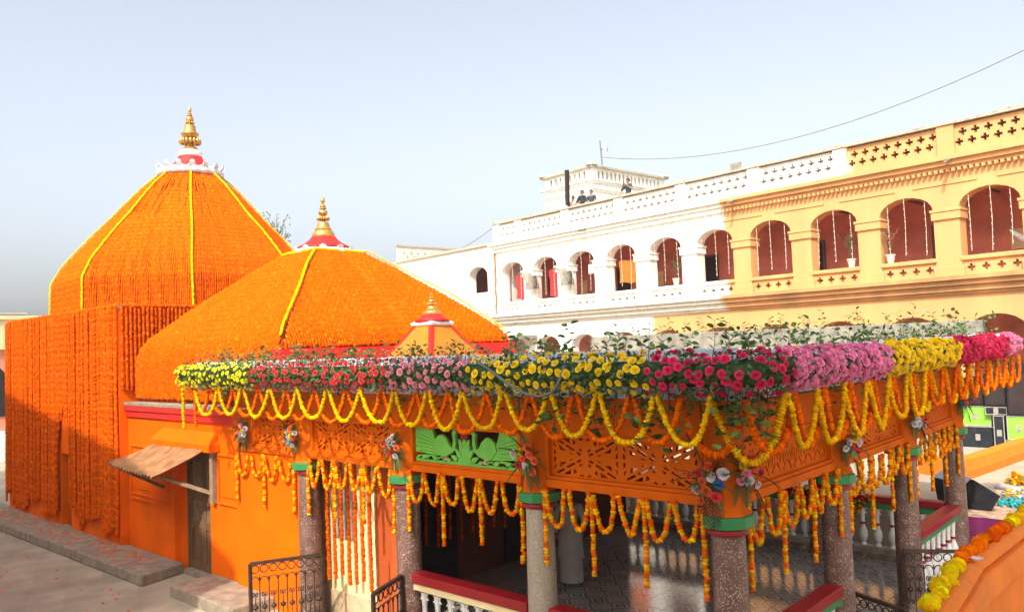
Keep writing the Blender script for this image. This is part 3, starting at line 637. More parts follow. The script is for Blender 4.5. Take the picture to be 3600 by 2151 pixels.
# ------------------------------------------------------------------ tall shrine with octagonal dome
random.seed(21)
C1 = Vector((-22.4, 10.75, 0))
BX0, BX1, BY0, BY1, BZ = -26.35, -18.42, 7.12, 14.4, 5.38
sh = thing('domed_shrine', 'tall shrine block carrying an octagonal dome, wholly hung with orange marigolds', 'shrine', (C1.x, C1.y, GZ))
dx0, dx1 = -22.12, -21.42
b = MB().box(BX0, dx0, BY0, BY0+0.5, GZ, BZ).box(dx1, BX1, BY0, BY0+0.5, GZ, BZ).box(dx0, dx1, BY0+0.001, BY0+0.5, 1.92, BZ).box(BX0, BX1, BY0+0.5, BY1, GZ, BZ)
b.build('wall', 'orange', sh)
MB().box(dx0+0.01, dx1-0.01, BY0+0.30, BY0+0.49, GZ, 1.91).build('doorway', 'dark', sh)
P1 = [(3.58, 5.38), (3.56, 6.30), (3.47, 6.45), (3.28, 6.80), (3.06, 7.06), (2.50, 7.72), (2.06, 8.18), (1.70, 8.6), (1.24, 9.1), (0.76, 9.53)]
def dome1(vi, w):   # ring radius/height by path fraction
    s = [0]
    for i in range(1, len(P1)): s.append(s[-1]+math.hypot(P1[i][0]-P1[i-1][0], P1[i][1]-P1[i-1][1]))
    return s
S1 = np.array(dome1(0, 0)); R1 = np.array([p[0] for p in P1]); Z1 = np.array([p[1] for p in P1])
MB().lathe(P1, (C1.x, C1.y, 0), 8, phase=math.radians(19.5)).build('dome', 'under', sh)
def finial(par, c, prof_gold, rings, prof_pad=None):
    k = MB().lathe(prof_gold, c, 24).build('kalash', 'gold', par, smooth=True, sharp=40)
    for (z, r, h, n, nm) in rings:
        b = MB()
        for i in range(n):
            a = 2*math.pi*i/n; b.ball((c[0]+r*math.cos(a), c[1]+r*math.sin(a), c[2]+z), h, 8, 6, (0.8, 0.8, 1.25))
        b.build(nm, 'gold', k, smooth=True)
    return k
def petal_ring(par, c, r_in, r_out, z0, z1, n, mat, name='lotus_petal', droop=0.1, top=True):
    for i in range(n):
        a0 = 2*math.pi*i/n; hw = math.pi/n*1.02; vs = []; fs = []
        for j in range(5):
            v = j/4
            for k in range(5):
                u = k/4*2-1; wv = 1-0.55*max(0, v-0.45)*abs(u)*2 if v > 0.45 else 1
                a = a0+u*hw*wv; r = r_in+(r_out-r_in)*v+0.03*math.cos(u*1.5); z = z0+(z1-z0)*(v if top else v**1.6)+(0.09 if v == 1 else 0)*(1-u*u)-0.03*abs(u)
                vs.append((c[0]+r*math.cos(a), c[1]+r*math.sin(a), z))
        for j in range(4):
            for k in range(4): fs.append((j*5+k, j*5+k+1, (j+1)*5+k+1, (j+1)*5+k))
        nv = len(vs); vs2 = [(x*1, y*1, z-0.03) for x, y, z in vs]
        fs2 = [tuple(q+nv for q in reversed(f)) for f in fs]
        per = [0, 1, 2, 3, 4, 9, 14, 19, 24, 23, 22, 21, 20, 15, 10, 5]
        sd = [(per[q], per[(q+1) % 16], per[(q+1) % 16]+nv, per[q]+nv) for q in range(16)]
        MB().add(vs+vs2, fs+fs2+sd).build(name, mat, par, smooth=True, sharp=50)
cz = (C1.x, C1.y, 0)
cap = MB().lathe([(0.76, 9.48), (0.90, 9.52), (0.92, 9.62), (0.84, 9.70), (0.6, 9.76)], cz, 80, lobes=20, amp=0.05).build('lotus_base', 'silver', sh, smooth=True)
petal_ring(cap, cz, 0.70, 0.93, 9.66, 9.76, 16, 'silver')
MB().lathe([(0.64, 9.70), (0.53, 9.80), (0.44, 9.92), (0.37, 10.03), (0.33, 10.12)], cz, 16).build('red_neck', 'red', sh, smooth=True)
MB().lathe([(0.28, 10.08), (0.33, 10.13), (0.335, 10.22), (0.30, 10.29), (0.2, 10.31)], cz, 20).build('silver_cushion', 'silver', sh, smooth=True)
g1 = [(0.24, 10.28), (0.25, 10.33), (0.16, 10.42), (0.10, 10.45), (0.10, 10.52), (0.26, 10.55), (0.27, 10.60), (0.11, 10.66), (0.10, 10.69), (0.20, 10.70), (0.255, 10.80), (0.25, 10.82), (0.19, 10.86), (0.16, 10.98), (0.155, 11.05), (0.07, 11.07), (0.07, 11.10), (0.12, 11.13), (0.05, 11.17), (0.10, 11.20), (0.115, 11.25), (0.09, 11.31), (0.04, 11.33), (0.085, 11.35), (0.05, 11.39), (0.065, 11.41), (0.03, 11.45), (0.055, 11.50), (0.05, 11.54), (0.01, 11.64)]
finial(sh, cz, g1, [(10.575, 0.27, 0.065, 16, 'gadroon_ring'), (11.14, 0.115, 0.028, 12, 'small_gadroon_ring')])
sh.name = 'domed_shrine'

# marigold blanket on the block and dome (each string a part)
cov = thing('marigold_curtain', 'orange marigold strings hung over the tall shrine and its octagonal dome', 'flower curtain', (C1.x, BY0, GZ))
def string_obj(path, parent, name='marigold_string', rad=0.034, pitch=0.047, cols=(OR1, OR2, OR1, OR3), sides=6, mat='marigold', two=False):
    tone = random.uniform(0.90, 1.05); cols = [q*tone for q in cols]
    v, f, c = garland(path, rad, pitch, cols, sides, 0.2, 0.84, two); return np_obj(name, v, f, mat, parent, c)
# front curtain: several string meshes of different length, shared by copies
def rag(x): return 0.42+0.16*math.sin(x*3.1)+0.10*math.sin(x*7.7+1)
xs = np.arange(BX0-0.02, BX1+0.03, 0.072)
protos = []
for k in range(16):
    zb = 0.18+k*0.045
    path = [(0, 0, BZ+0.05)]+[(0.012*math.sin(z*2+k), 0, z) for z in np.linspace(BZ-0.05, zb, 30)]
    tone = RNG.uniform(0.88, 1.05)
    v, f, c = garland(path, 0.032, 0.040, (OR1*tone, OR2*tone, OR1*tone, OR1*tone), 6, 0.2, 0.82)
    protos.append((zb, v, f, c))
meshes = {}
def curtain_string(k, loc, parent):
    if k not in meshes:
        o = np_obj('marigold_string', protos[k][1], protos[k][2], 'marigold', None, protos[k][3], org=(0, 0, 0)); meshes[k] = o.data
        bpy.data.objects.remove(o)
    o = bpy.data.objects.new('marigold_string', meshes[k]); link(o, parent); o.location = Vector(loc)-ORG[parent.name]; return o
for x in xs:
    if dx0-0.06 < x < dx1+0.10:
        # gap at the doorway: strings pulled aside, ending above or drawn left
        if x < dx1+0.02:
            continue
    z = rag(x)+random.uniform(-0.07, 0.07)
    if abs(x-(BX0+0.9)) < 0.35: z -= 0.2
    if dx1 < x < dx1+0.7: z += 0.25
    z = min(max(z, 0.18), 0.18+15*0.045); k = int(round((z-0.18)/0.045))
    curtain_string(k, (x+random.uniform(-.012, .012), BY0-0.045-random.uniform(0, 0.045), random.uniform(-.03, .03)), cov)
# strings drawn aside over the doorway
for k in range(3):
    x0 = dx0-0.02+0.07*k
    p = [(x0, BY0-0.05, BZ+0.05), (x0, BY0-0.05, 4.2), (x0-0.03*k, BY0-0.07, 2.6), (dx0-0.05-0.02*k, BY0-0.10, 1.9), (dx0-0.06-0.02*k, BY0-0.09, 0.5+0.05*k)]
    pp = [np.array(p[0])+(0, 0, 0)]
    P = np.array(p); t_ = np.linspace(0, 4, 40); P = np.stack([np.interp(t_, range(5), P[:, i]) for i in range(3)], 1); string_obj(P, cov, rad=0.037)
for x in np.arange(dx0-0.02, dx1+0.02, 0.074):
    zb = 2.55+random.uniform(0, 0.7); string_obj([(x, BY0-0.06, BZ+0.04), (x+0.01, BY0-0.06, 4.0), (x-0.01, BY0-0.07, zb)], cov, rad=0.032, pitch=0.040)
# side face of the block
for y in np.arange(BY0+0.05, 11.3, 0.095):
    zb = 3.32+0.2*abs(math.sin(y*5)) if y < 7.6 else 3.6
    x = BX1+0.045+random.uniform(0, .02); string_obj([(x, y, BZ+0.04), (x+0.01, y, 4.4), (x, y+0.01, zb)], cov, rad=0.036)
# flowers along the block top edge
for a, d in (((BX0, BY0-0.03, BZ+0.03), (BX1, BY0-0.03, BZ+0.05)), ((BX1+0.03, BY0, BZ+0.05), (BX1+0.03, 11.3, BZ+0.05))): string_obj([a, d], cov, 'edge_garland', 0.05, 0.05)
MB().box(BX0-0.02, BX1+0.02, BY0-0.02, BY1, BZ+0.001, BZ+0.06).build('ledge', 'stone', sh)
# dome strings, facet by facet
def facet_point(k, u, s):
    r = np.interp(s, S1, R1); z = np.interp(s, S1, Z1)
    a0 = math.radians(-93+22.5+45*(k-1)); a1 = a0+math.radians(45)
    p0 = np.array([C1.x+r*math.cos(a0), C1.y+r*math.sin(a0), z]); p1 = np.array([C1.x+r*math.cos(a1), C1.y+r*math.sin(a1), z])
    return p0+(p1-p0)*u, a0+math.radians(22.5)
NST = 50
for k in (-1, 0, 1, 2, 3):
    for i in range(NST):
        u = (i+0.5)/NST
        lvl = 0 if i % 4 == 0 else (1 if i % 2 == 0 else 2)
        rtop = (0.0, 0.80, 1.35)[lvl]+(random.uniform(0, 0.9) if lvl else 0)
        s_end = np.interp(-max(rtop, 0.8), -R1[1:], S1[1:])
        ss = np.linspace(0.02, s_end, 34); P = []
        for s in ss:
            p, an = facet_point(k, min(max(u+0.004*math.sin(s*3+i), 0.004), 0.996), s); P.append(p+0.028*np.array([math.cos(an), math.sin(an), 0.5]))
        string_obj(P, cov, 'dome_string', 0.031, 0.038, (OR1, OR2, OR1, OR1), 6, two=True)
# yellow ridge garlands and rims
for k in (-1, 0, 1, 2, 3, 4):
    P = []
    for s in np.linspace(0.06 if k in (1, 2) else 0.0, S1[-1], 60):
        p, an = facet_point(k, 0.0, s); a = an-math.radians(22.5); P.append(p+0.075*np.array([math.cos(a), math.sin(a), 0.6])+np.array([0.02*math.sin(s*2.2+k), 0, 0]))
    string_obj(P, cov, 'ridge_garland', 0.027, 0.036, (YR, YR*0.97), 7)
P = [(C1.x+0.80*math.cos(a), C1.y+0.80*math.sin(a), 9.56) for a in np.linspace(0, 2*math.pi, 40)]
string_obj(P, cov, 'rim_garland', 0.034, 0.042, (YR, YR), 7)

# ------------------------------------------------------------------ hall with the low square dome and the side door
C2 = Vector((-15.35, 10.5, 0))
hall = thing('temple_hall', 'orange temple hall with red cornice, side door and low square dome', 'temple', (C2.x, C2.y, GZ))
WY = 7.30; DX0, DX1 = -15.80, -14.62; HX0, HX1 = -18.40, -13.42
b = MB().box(HX0, DX0-0.36, WY, WY+0.4, GZ, 2.95).box(DX1, HX1, WY, WY+0.4, GZ, 2.95).box(DX0-0.36, DX0, WY+0.13, WY+0.4, GZ, 2.95).box(DX0, DX1, WY+0.13, WY+0.4, 2.28, 2.95).box(DX0-0.36, DX1, WY, WY+0.13, 2.42, 2.95)
b.box(HX0, -12.4, WY+0.4, 13.3, GZ, 3.2)
b.build('wall', 'orange', hall)
MB().box(HX0-0.02, HX1, WY-0.05, WY+0.45, 2.951, 3.19).box(HX0-0.02, HX1, WY-0.09, WY+0.45, 3.09, 3.20).build('cornice', 'red', hall, bevel=0.01)
MB().box(HX0-0.02, HX1, WY-0.10, 13.4, 3.201, 3.27).build('ledge', 'stone', hall, bevel=0.01)
# raised border panels on the wall
def panel(x0, x1, z0, z1):
    b = MB()
    for a in ((x0, x1, z0, z0+0.05), (x0, x1, z1-0.05, z1), (x0, x0+0.05, z0+0.05, z1-0.05), (x1-0.05, x1, z0+0.05, z1-0.05)): b.box(a[0], a[1], WY-0.035, WY, a[2], a[3])
    b.box(x0+0.14, x1-0.14, WY-0.02, WY, z0+0.14, z1-0.14); return b
panel(-18.25, -16.35, 1.25, 2.35).build('wall_panel', 'orange', hall, bevel=0.008)
panel(-14.28, -13.48, 1.45, 2.40).build('wall_panel', 'orange', hall, bevel=0.008)
MB().box(-18.2, -16.4, WY-0.05, WY, 1.16, 1.22).build('panel_sill', 'orange', hall, bevel=0.008)
MB().add([(-16.75, WY, 2.42), (-14.2, WY, 2.42), (-14.2, WY-0.22, 2.42), (-16.75, WY-0.22, 2.42), (-16.55, WY, 2.78), (-14.35, WY, 2.78), (-14.35, WY-0.04, 2.78), (-16.55, WY-0.04, 2.78), (-16.75, WY, 2.56), (-14.2, WY, 2.56), (-14.2, WY-0.22, 2.56), (-16.75, WY-0.22, 2.56)],
         [(0, 1, 2, 3), (4, 5, 6, 7), (3, 2, 10, 11), (11, 10, 6, 7), (2, 1, 9, 10), (10, 9, 5, 6), (0, 3, 11, 8), (8, 11, 7, 4), (0, 8, 9, 1), (8, 4, 5, 9)]).build('door_hood', 'orange', hall, bevel=0.01)
# door: two leaves with rails, bars and panels
for i, (x0, x1) in enumerate(((DX0+0.02, (DX0+DX1)/2-0.005), ((DX0+DX1)/2+0.005, DX1-0.02))):
    y = WY+0.15; d = MB()
    d.box(x0, x0+0.08, y, y+0.06, 0, 2.26).box(x1-0.08, x1, y, y+0.06, 0, 2.26)
    for z0, z1 in ((0, 0.16), (0.82, 0.96), (1.36, 1.58), (2.12, 2.26)): d.box(x0+0.08, x1-0.08, y+0.003, y+0.057, z0, z1)
    leaf = d.build('door_leaf', 'wood', hall, bevel=0.006)
    MB().box(x0+0.08, x1-0.08, y+0.025, y+0.045, 0.16, 0.82).box(x0+0.15, x1-0.15, y+0.008, y+0.025, 0.24, 0.74).build('panel', 'wood', leaf, bevel=0.01)
    for z0, z1 in ((0.96, 1.36), (1.58, 2.12)):
        for k in range(7):
            xx = x0+0.11+(x1-x0-0.22)*k/6; MB().box(xx-0.009, xx+0.009, y+0.015, y+0.035, z0, z1).build('bar', 'wood_grey', leaf)
    MB().box(x0+0.04, x1-0.04, y+0.05, y+0.055, 0.9, 2.2).build('backing', 'dark', leaf)
MB().box(DX0-0.02, DX0+0.02, WY+0.11, WY+0.2, 0, 2.30).box(DX1-0.02, DX1+0.02, WY+0.11, WY+0.2, 0, 2.30).box(DX0-0.02, DX1+0.02, WY+0.11, WY+0.2, 2.26, 2.32).build('door_frame', 'wood', hall)
MB().box(DX0, DX1, WY-0.02, WY+0.2, GZ, 0.0).build('door_step', 'stone', hall)
# rusty corrugated awning
aw = thing('tin_awning', 'rusty corrugated tin awning propped over the brown side door', 'awning', (-15.3, WY-0.4, 1.9))
n = 60; vs = []; fs = []
p00, p10, p01, p11 = Vector((-16.50, WY-0.10, 2.50)), Vector((-14.35, WY-0.10, 2.56)), Vector((-17.35, 6.45, 2.10)), Vector((-15.05, 6.38, 2.02))
for i in range(n+1):
    u = i/n
    for j in range(9):
        v = j/8; q = p00.lerp(p10, u).lerp(p01.lerp(p11, u), v); q.z += 0.030*math.sin(u*2*math.pi*15)-0.05*math.sin(v*math.pi)*(0.5+0.5*u)-0.03*math.sin(u*math.pi)*v+0.01*math.sin(u*23+v*7); vs.append(q)
m = len(vs); vs += [q-Vector((0, 0, 0.006)) for q in vs]
for i in range(n):
    for j in range(8):
        a = i*9+j; f = (a, a+9, a+10, a+1); fs += [f, tuple(q+m for q in reversed(f))]
MB().add(vs, fs).build('sheet', 'rust_tin', aw, smooth=True)
MB().bar((-15.62, 6.55, 2.02), (-14.38, WY-0.03, 1.62), 0.05, 0.06).build('strut', 'wood_grey', aw)
MB().bar((-17.05, 6.55, 2.02), (-16.55, WY-0.03, 1.55), 0.05, 0.06).build('strut', 'wood', aw)
MB().box(-14.45, -14.33, WY-0.10, WY-0.001, 1.45, 2.60).build('bracket_post', 'wood_grey', aw, bevel=0.005)
MB().bar((-17.3, 6.52, 2.05), (-15.1, 6.46, 1.97), 0.05, 0.05).build('edge_batten', 'wood', aw)
# square dome
P2 = [(2.98, 3.27), (2.98, 4.25), (2.93, 4.42), (2.80, 4.62), (2.55, 4.86), (2.29, 5.10), (1.98, 5.38), (1.75, 5.57), (1.2, 6.03), (0.62, 6.46)]
vs = []; fs = []
for r, z in P2:
    vs += [(C2.x-r, C2.y-r, z), (C2.x+r, C2.y-r, z), (C2.x+r, C2.y+r, z), (C2.x-r, C2.y+r, z)]
for i in range(len(P2)-1):
    for k in range(4): fs.append((i*4+k, i*4+(k+1) % 4, (i+1)*4+(k+1) % 4, (i+1)*4+k))
fs.append(tuple(4*(len(P2)-1)+k for k in range(4)))
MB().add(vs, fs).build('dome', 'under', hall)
b = MB(); r = 3.06
for (x0, x1, y0, y1) in ((C2.x+r-0.3, C2.x+r, C2.y-r, C2.y-r+0.07), (C2.x+r-0.07, C2.x+r, C2.y-r+0.07, C2.y+r), (C2.x-r, C2.x+r-0.07, C2.y+r-0.07, C2.y+r)):
    b.box(x0, x1, y0, y1, 3.5, 4.30)
b.build('red_parapet', 'red', hall)
MB().box(C2.x+r, C2.x+r+0.04, C2.y-r, C2.y+r, 4.05, 4.11).build('parapet_moulding', 'red', hall)
cz = (C2.x, C2.y, 0)
pad = MB().lathe([(0.66, 6.42), (0.68, 6.50), (0.62, 6.57), (0.5, 6.60)], cz, 48, lobes=12, amp=0.06).build('lotus_base', 'silver', hall, smooth=True)
petal_ring(pad, cz, 0.46, 0.64, 6.66, 6.55, 10, 'silver')
MB().lathe([(0.62, 6.60), (0.56, 6.64), (0.42, 6.72), (0.32, 6.80), (0.27, 6.87)], cz, 40, lobes=10, amp=0.06).build('red_neck', 'red', hall, smooth=True)
g2 = [(0.40, 6.84), (0.42, 6.90), (0.40, 6.98), (0.33, 7.06), (0.29, 7.085), (0.31, 7.10), (0.26, 7.14), (0.23, 7.22), (0.20, 7.30), (0.09, 7.33), (0.09, 7.37), (0.20, 7.40), (0.20, 7.44), (0.10, 7.48), (0.07, 7.50), (0.14, 7.53), (0.175, 7.59), (0.15, 7.65), (0.07, 7.68), (0.065, 7.70), (0.14, 7.71), (0.10, 7.76), (0.05, 7.775), (0.11, 7.78), (0.08, 7.83), (0.03, 7.85), (0.075, 7.92), (0.085, 7.97), (0.05, 8.03), (0.01, 8.08)]
g2 = [(r_*0.62, 6.84+(z-6.84)*0.79) for r_, z in g2]
finial(hall, cz, g2, [(6.84+(7.42-6.84)*0.79, 0.125, 0.035, 14, 'gadroon_ring')])
cov2 = thing('marigold_blanket', 'orange marigold strings laid down the low square dome of the hall', 'flower blanket', (C2.x, C2.y-3.2, 3.2))
R2 = np.array([p[0] for p in P2[1:]]); Z2 = np.array([p[1] for p in P2[1:]])
def sq_point(face, u, r):
    z = np.interp(-r, -R2, Z2) if r < 2.98 else 4.25
    if face == 0: return np.array([C2.x+u, C2.y-r-0.03, z+0.03])
    return np.array([C2.x+r+0.03, C2.y+u, z+0.03])
for face in (0, 1):
    for i, u in enumerate(np.arange(-2.95, 2.96, 0.064)):
        r0_ = max(abs(u)+0.01, 0.64); P = []
        rr = np.concatenate([np.linspace(r0_, 2.96, 30)]) if r0_ < 2.9 else np.array([r0_, 2.96])
        for r in rr: P.append(sq_point(face, u, r))
        if face == 0:
            P += [np.array([C2.x+u, C2.y-3.03, 4.15]), np.array([C2.x+u, C2.y-3.04, 3.28+0.04*random.random()])]
        else:
            P.append(sq_point(face, u, 2.97)-np.array([0, 0, 0.02+0.03*random.random()]))
        string_obj(P, cov2, 'dome_string', 0.031, 0.038, (OR1, OR2, OR1, OR1), 6, two=True)
for face, sgn in ((0, 1), (1, 1)):
    P = []
    for r in np.linspace(0.62, 2.9, 50):
        if face == 0: p = np.array([C2.x+sgn*r*1.0, C2.y-r, 0]); d = np.array([sgn, -1, 0])/1.414
        else: p = np.array([C2.x+r, C2.y+r, 0]); d = np.array([1, 1, 0])/1.414
        p[2] = np.interp(-r, -R2, Z2); P.append(p+0.075*d+np.array([0.03*math.sin(r*4), 0.0, 0.07]))
    string_obj(P, cov2, 'ridge_garland', 0.027 if face == 0 else 0.020, 0.036, (YR, YR*0.97), 7)
P = [(C2.x-0.66, C2.y-0.66, 6.49), (C2.x+0.66, C2.y-0.66, 6.49), (C2.x+0.66, C2.y+0.66, 6.49), (C2.x-0.66, C2.y+0.66, 6.49), (C2.x-0.66, C2.y-0.66, 6.49)]
string_obj(P, cov2, 'rim_garland', 0.034, 0.042, (YR, YR), 7)

# small painted cupola on the pavilion roof
SCX, SCY = -11.15, 10.0
cup = thing('roof_cupola', 'small ochre pyramid cupola with red stripes and gold finial on the pavilion roof', 'cupola', (SCX, SCY, 4.0))
q = [(0.66, 4.0), (0.60, 4.14), (0.42, 4.37), (0.23, 4.66)]
vs = []; fs = []
for r, z in q: vs += [(SCX-r, SCY-r, z), (SCX+r, SCY-r, z), (SCX+r, SCY+r, z), (SCX-r, SCY+r, z)]
for i in range(3):
    for k in range(4): fs.append((i*4+k, i*4+(k+1) % 4, (i+1)*4+(k+1) % 4, (i+1)*4+k))
fs += [(12, 13, 14, 15)]
MB().add(vs, fs).build('roof', 'shrine_yellow', cup)
for sx, sy in ((1, -1), (-1, -1), (1, 1)):
    vs = []; fs = []
    for r, z in q:
        for (ax, ay) in ((0.075, 0), (0, 0), (0, 0.075)): vs.append((SCX+sx*(r+0.012-ax), SCY+sy*(r+0.012-ay), z+0.008))
    for i in range(3):
        for k in range(2): fs.append((i*3+k, i*3+k+1, (i+1)*3+k+1, (i+1)*3+k))
    MB().add(vs, fs).build('ridge_stripe', 'red', cup)
MB().lathe([(0.36, 4.64), (0.40, 4.66), (0.41, 4.70), (0.30, 4.74)], (SCX, SCY, 0), 4, phase=math.pi/4).build('silver_eave', 'silver', cup)
MB().lathe([(0.34, 4.73), (0.26, 4.78), (0.17, 4.87)], (SCX, SCY, 0), 12).build('red_neck', 'red', cup, smooth=True)
gs = [(r_*0.64, 4.86+(z-6.84)*0.42) for r_, z in g2]
finial(cup, (SCX, SCY, 0), gs, [(4.865, 0.165, 0.016, 20, 'bead_ring'), (4.86+0.46*0.42, 0.08, 0.02, 12, 'gadroon_ring')])

# plinth slabs and doorstep stones
def slab(x0, x1, y0, y1, z, label):
    o = MB().box(x0, x1, y0, y1, GZ-0.05, z).build('stone_plinth', 'stone', None, bevel=0.02); return tag(o, label, 'plinth')
o = MB().add([(-40, 5.95, GZ), (-15.5, 6.35, GZ), (-15.75, 7.29, GZ), (-40, 7.11, GZ), (-40, 5.97, 0.13), (-15.5, 6.37, 0.13), (-15.75, 7.29, 0.13), (-40, 7.11, 0.13)],
     [(0, 3, 2, 1), (4, 5, 6, 7), (0, 1, 5, 4), (1, 2, 6, 5), (2, 3, 7, 6), (3, 0, 4, 7)]).build('stone_plinth', 'stone', None, bevel=0.03); tag(o, 'long grey stone plinth along the foot of the marigold curtain', 'plinth')
slab(-14.45, -12.2, 6.42, 7.28, 0.13, 'short worn stone step right of the brown side door')
# fallen marigold petals on plinth and ground
v_ = []; f_ = []
c_ = []
random.seed(3)
for k in range(380):
    if k < 345: x = random.uniform(-26, -16.2); y = 6.02+0.0163*(x+40)+abs(random.gauss(0.45, 0.28)); z = 0.135
    else: x = random.uniform(-27, -13.5); y = random.uniform(4.5, 6.2); z = GZ+0.006
    if y > 7.05: y = 7.0
    r = random.uniform(0.012, 0.035); a = random.uniform(0, 6.28); n0 = len(v_)
    for j in range(6): v_.append((x+r*math.cos(a+j*1.05), y+r*math.sin(a+j*1.05), z))
    v_.append((x, y, z+r*0.7))
    for j in range(6): f_.append((n0+j, n0+(j+1) % 6, n0+6))
    c_ += [OR1*random.uniform(.7, 1.1)]*7
o = np_obj('fallen_petals', v_, f_, 'marigold', None, np.array(c_)); tag(o, 'scattered fallen marigold petals on the plinth and court', 'petals', kind='stuff')
# ------------------------------------------------------------------ pavilion
random.seed(31)
XA = [-11.19, -8.73, -6.28, -3.82]; YD = 7.26; XD = -3.82
YR = [7.26, 10.09, 12.92, 15.75]; FZ = -0.06
pav = thing('pavilion', 'open orange pillared pavilion with pierced panels under a flat flower-edged roof', 'pavilion', (-7.5, 11.5, GZ))
def octa(r, z0, z1, c, ph=math.pi/8): return [(r, z0), (r, z1)]
def column(x, y, mat='granite', dirn=(0, -1)):
    sh_ = MB().lathe([(0.215, FZ), (0.215, FZ+0.14), (0.185, FZ+0.18), (0.180, 0.6), (0.176, 1.5), (0.166, 2.25), (0.162, 2.27)], (x, y, 0), 28).build('column', mat, pav, smooth=True, sharp=40)
    MB().lathe([(0.165, 2.262), (0.20, 2.275), (0.215, 2.305), (0.205, 2.335), (0.19, 2.349)], (x, y, 0), 28).build('capital_ring', 'maroon', sh_, smooth=True)
    MB().lathe([(0.262, 2.35), (0.262, 2.455), (0.25, 2.464)], (x, y, 0), 8, phase=math.pi/8).build('capital_band', 'green', sh_, bevel=0.008)
    MB().lathe([(0.226, 2.464), (0.205, 2.50), (0.205, 2.66), (0.20, 3.60)], (x, y, 0), 8, phase=math.pi/8).build('capital_block', 'orange_dark', sh_, bevel=0.006)
    return sh_
for i, x in enumerate(XA): column(x, YD, 'granite_grey' if i == 2 else 'granite')
for y in YR[1:]: column(XD, y)
for x in XA[:3]: column(x, YR[3])
# ---- pierced patterns (panel 1 wide, h high in metres, local u from 0)
def x_panel_holes(w, h, nx):
    H = []
    cw = w/nx
    def tr(c, pts): return [(c[0]+p[0]*cw/2, c[1]+p[1]*h/2) for p in pts]
    for i in range(nx):
        c = (cw*(i+0.5), h/2)
        for sx in (-1, 1):
            for sy in (-1, 1):
                for s0, s1 in ((0.13, 0.25), (0.33, 0.58), (0.66, 0.90)):
                    th = 0.055; dx, dy = sx*0.94, sy*0.94; nx_, ny_ = -sy*0.5, sx*0.5
                    L_ = math.hypot(0.5, 0.5); nx_ /= L_; ny_ /= L_
                    q = [(dx*s0+nx_*th*0.6, dy*s0+ny_*th), (dx*s1+nx_*th*0.6, dy*s1+ny_*th), (dx*s1-nx_*th*0.6, dy*s1-ny_*th), (dx*s0-nx_*th*0.6, dy*s0-ny_*th)]
                    H.append(tr(c, q))
        for sy in (-1, 1):
            for sx in (-1, 1):
                H.append(tr(c, [(sx*0.07, sy*0.26), (sx*0.19, sy*0.36), (sx*0.12, sy*0.46)]))
                H.append(tr(c, [(sx*0.33, sy*0.56), (sx*0.36, sy*0.84), (sx*0.24, sy*0.72)]))
                H.append(tr(c, [(sx*0.42, sy*0.62), (sx*0.66, sy*0.88), (sx*0.44, sy*0.88)]))
                H.append(tr(c, [(sx*0.05, sy*0.86), (sx*0.14, sy*0.80), (sx*0.16, sy*0.90), (sx*0.06, sy*0.93)]))
        for sx in (-1, 1):
            for sy in (-1, 1):
                H.append(tr(c, [(sx*0.30, sy*0.10), (sx*0.44, sy*0.20), (sx*0.46, sy*0.14)]))
                H.append(tr(c, [(sx*0.55, sy*0.28), (sx*0.74, sy*0.30), (sx*0.76, sy*0.56)]))
                H.append(tr(c, [(sx*0.84, sy*0.42), (sx*0.92, sy*0.50), (sx*0.92, sy*0.72)]))
                H.append(tr(c, [(sx*0.86, sy*0.10), (sx*0.93, sy*0.06), (sx*0.93, sy*0.34), (sx*0.89, sy*0.30)]))
    for i in range(1, nx):
        c = (cw*i, h/2)
        # small four-part lens between the crosses, drawn between the last side holes
    return H
def tear(cx, cy, l, w, ang, bend=0.0):
    pts = []
    for i in range(10):
        a = 2*math.pi*i/10; u = math.cos(a); v = math.sin(a)*(1-0.45*u)
        x = w*v+bend*u*u; y = l*u
        pts.append((cx+x*math.cos(ang)-y*math.sin(ang), cy+x*math.sin(ang)+y*math.cos(ang)))
    return pts
def leaf_panel_holes(w, h, n):
    H = []; cw = w/n
    for i in range(n):
        c = cw*(i+0.5)
        for sx in (-1, 1):
            H.append(tear(c+sx*0.018, h*0.52, 0.09, 0.008, 0))
            H.append(tear(c+sx*0.055, h*0.42, 0.085, 0.013, -sx*0.28, sx*0.008))
            H.append(tear(c+sx*cw*0.40, h*0.70, 0.055, 0.014, sx*0.15))
            H.append(tear(c+sx*cw*0.34, h*0.26, 0.06, 0.016, -sx*0.7))
            H.append(tear(c+sx*cw*0.40, h*0.46, 0.05, 0.010, -sx*0.35))
            H.append(tear(c+sx*0.045, h*0.13, 0.032, 0.013, sx*0.9))
        H.append(tear(c, h*0.87, 0.022, 0.018, 0))
        H.append(tear(c+cw*0.45, h*0.90, 0.018, 0.015, 0))
    return H
Z0B, Z0P, Z1P, Z1B = 2.53, 2.665, 3.135, 3.615
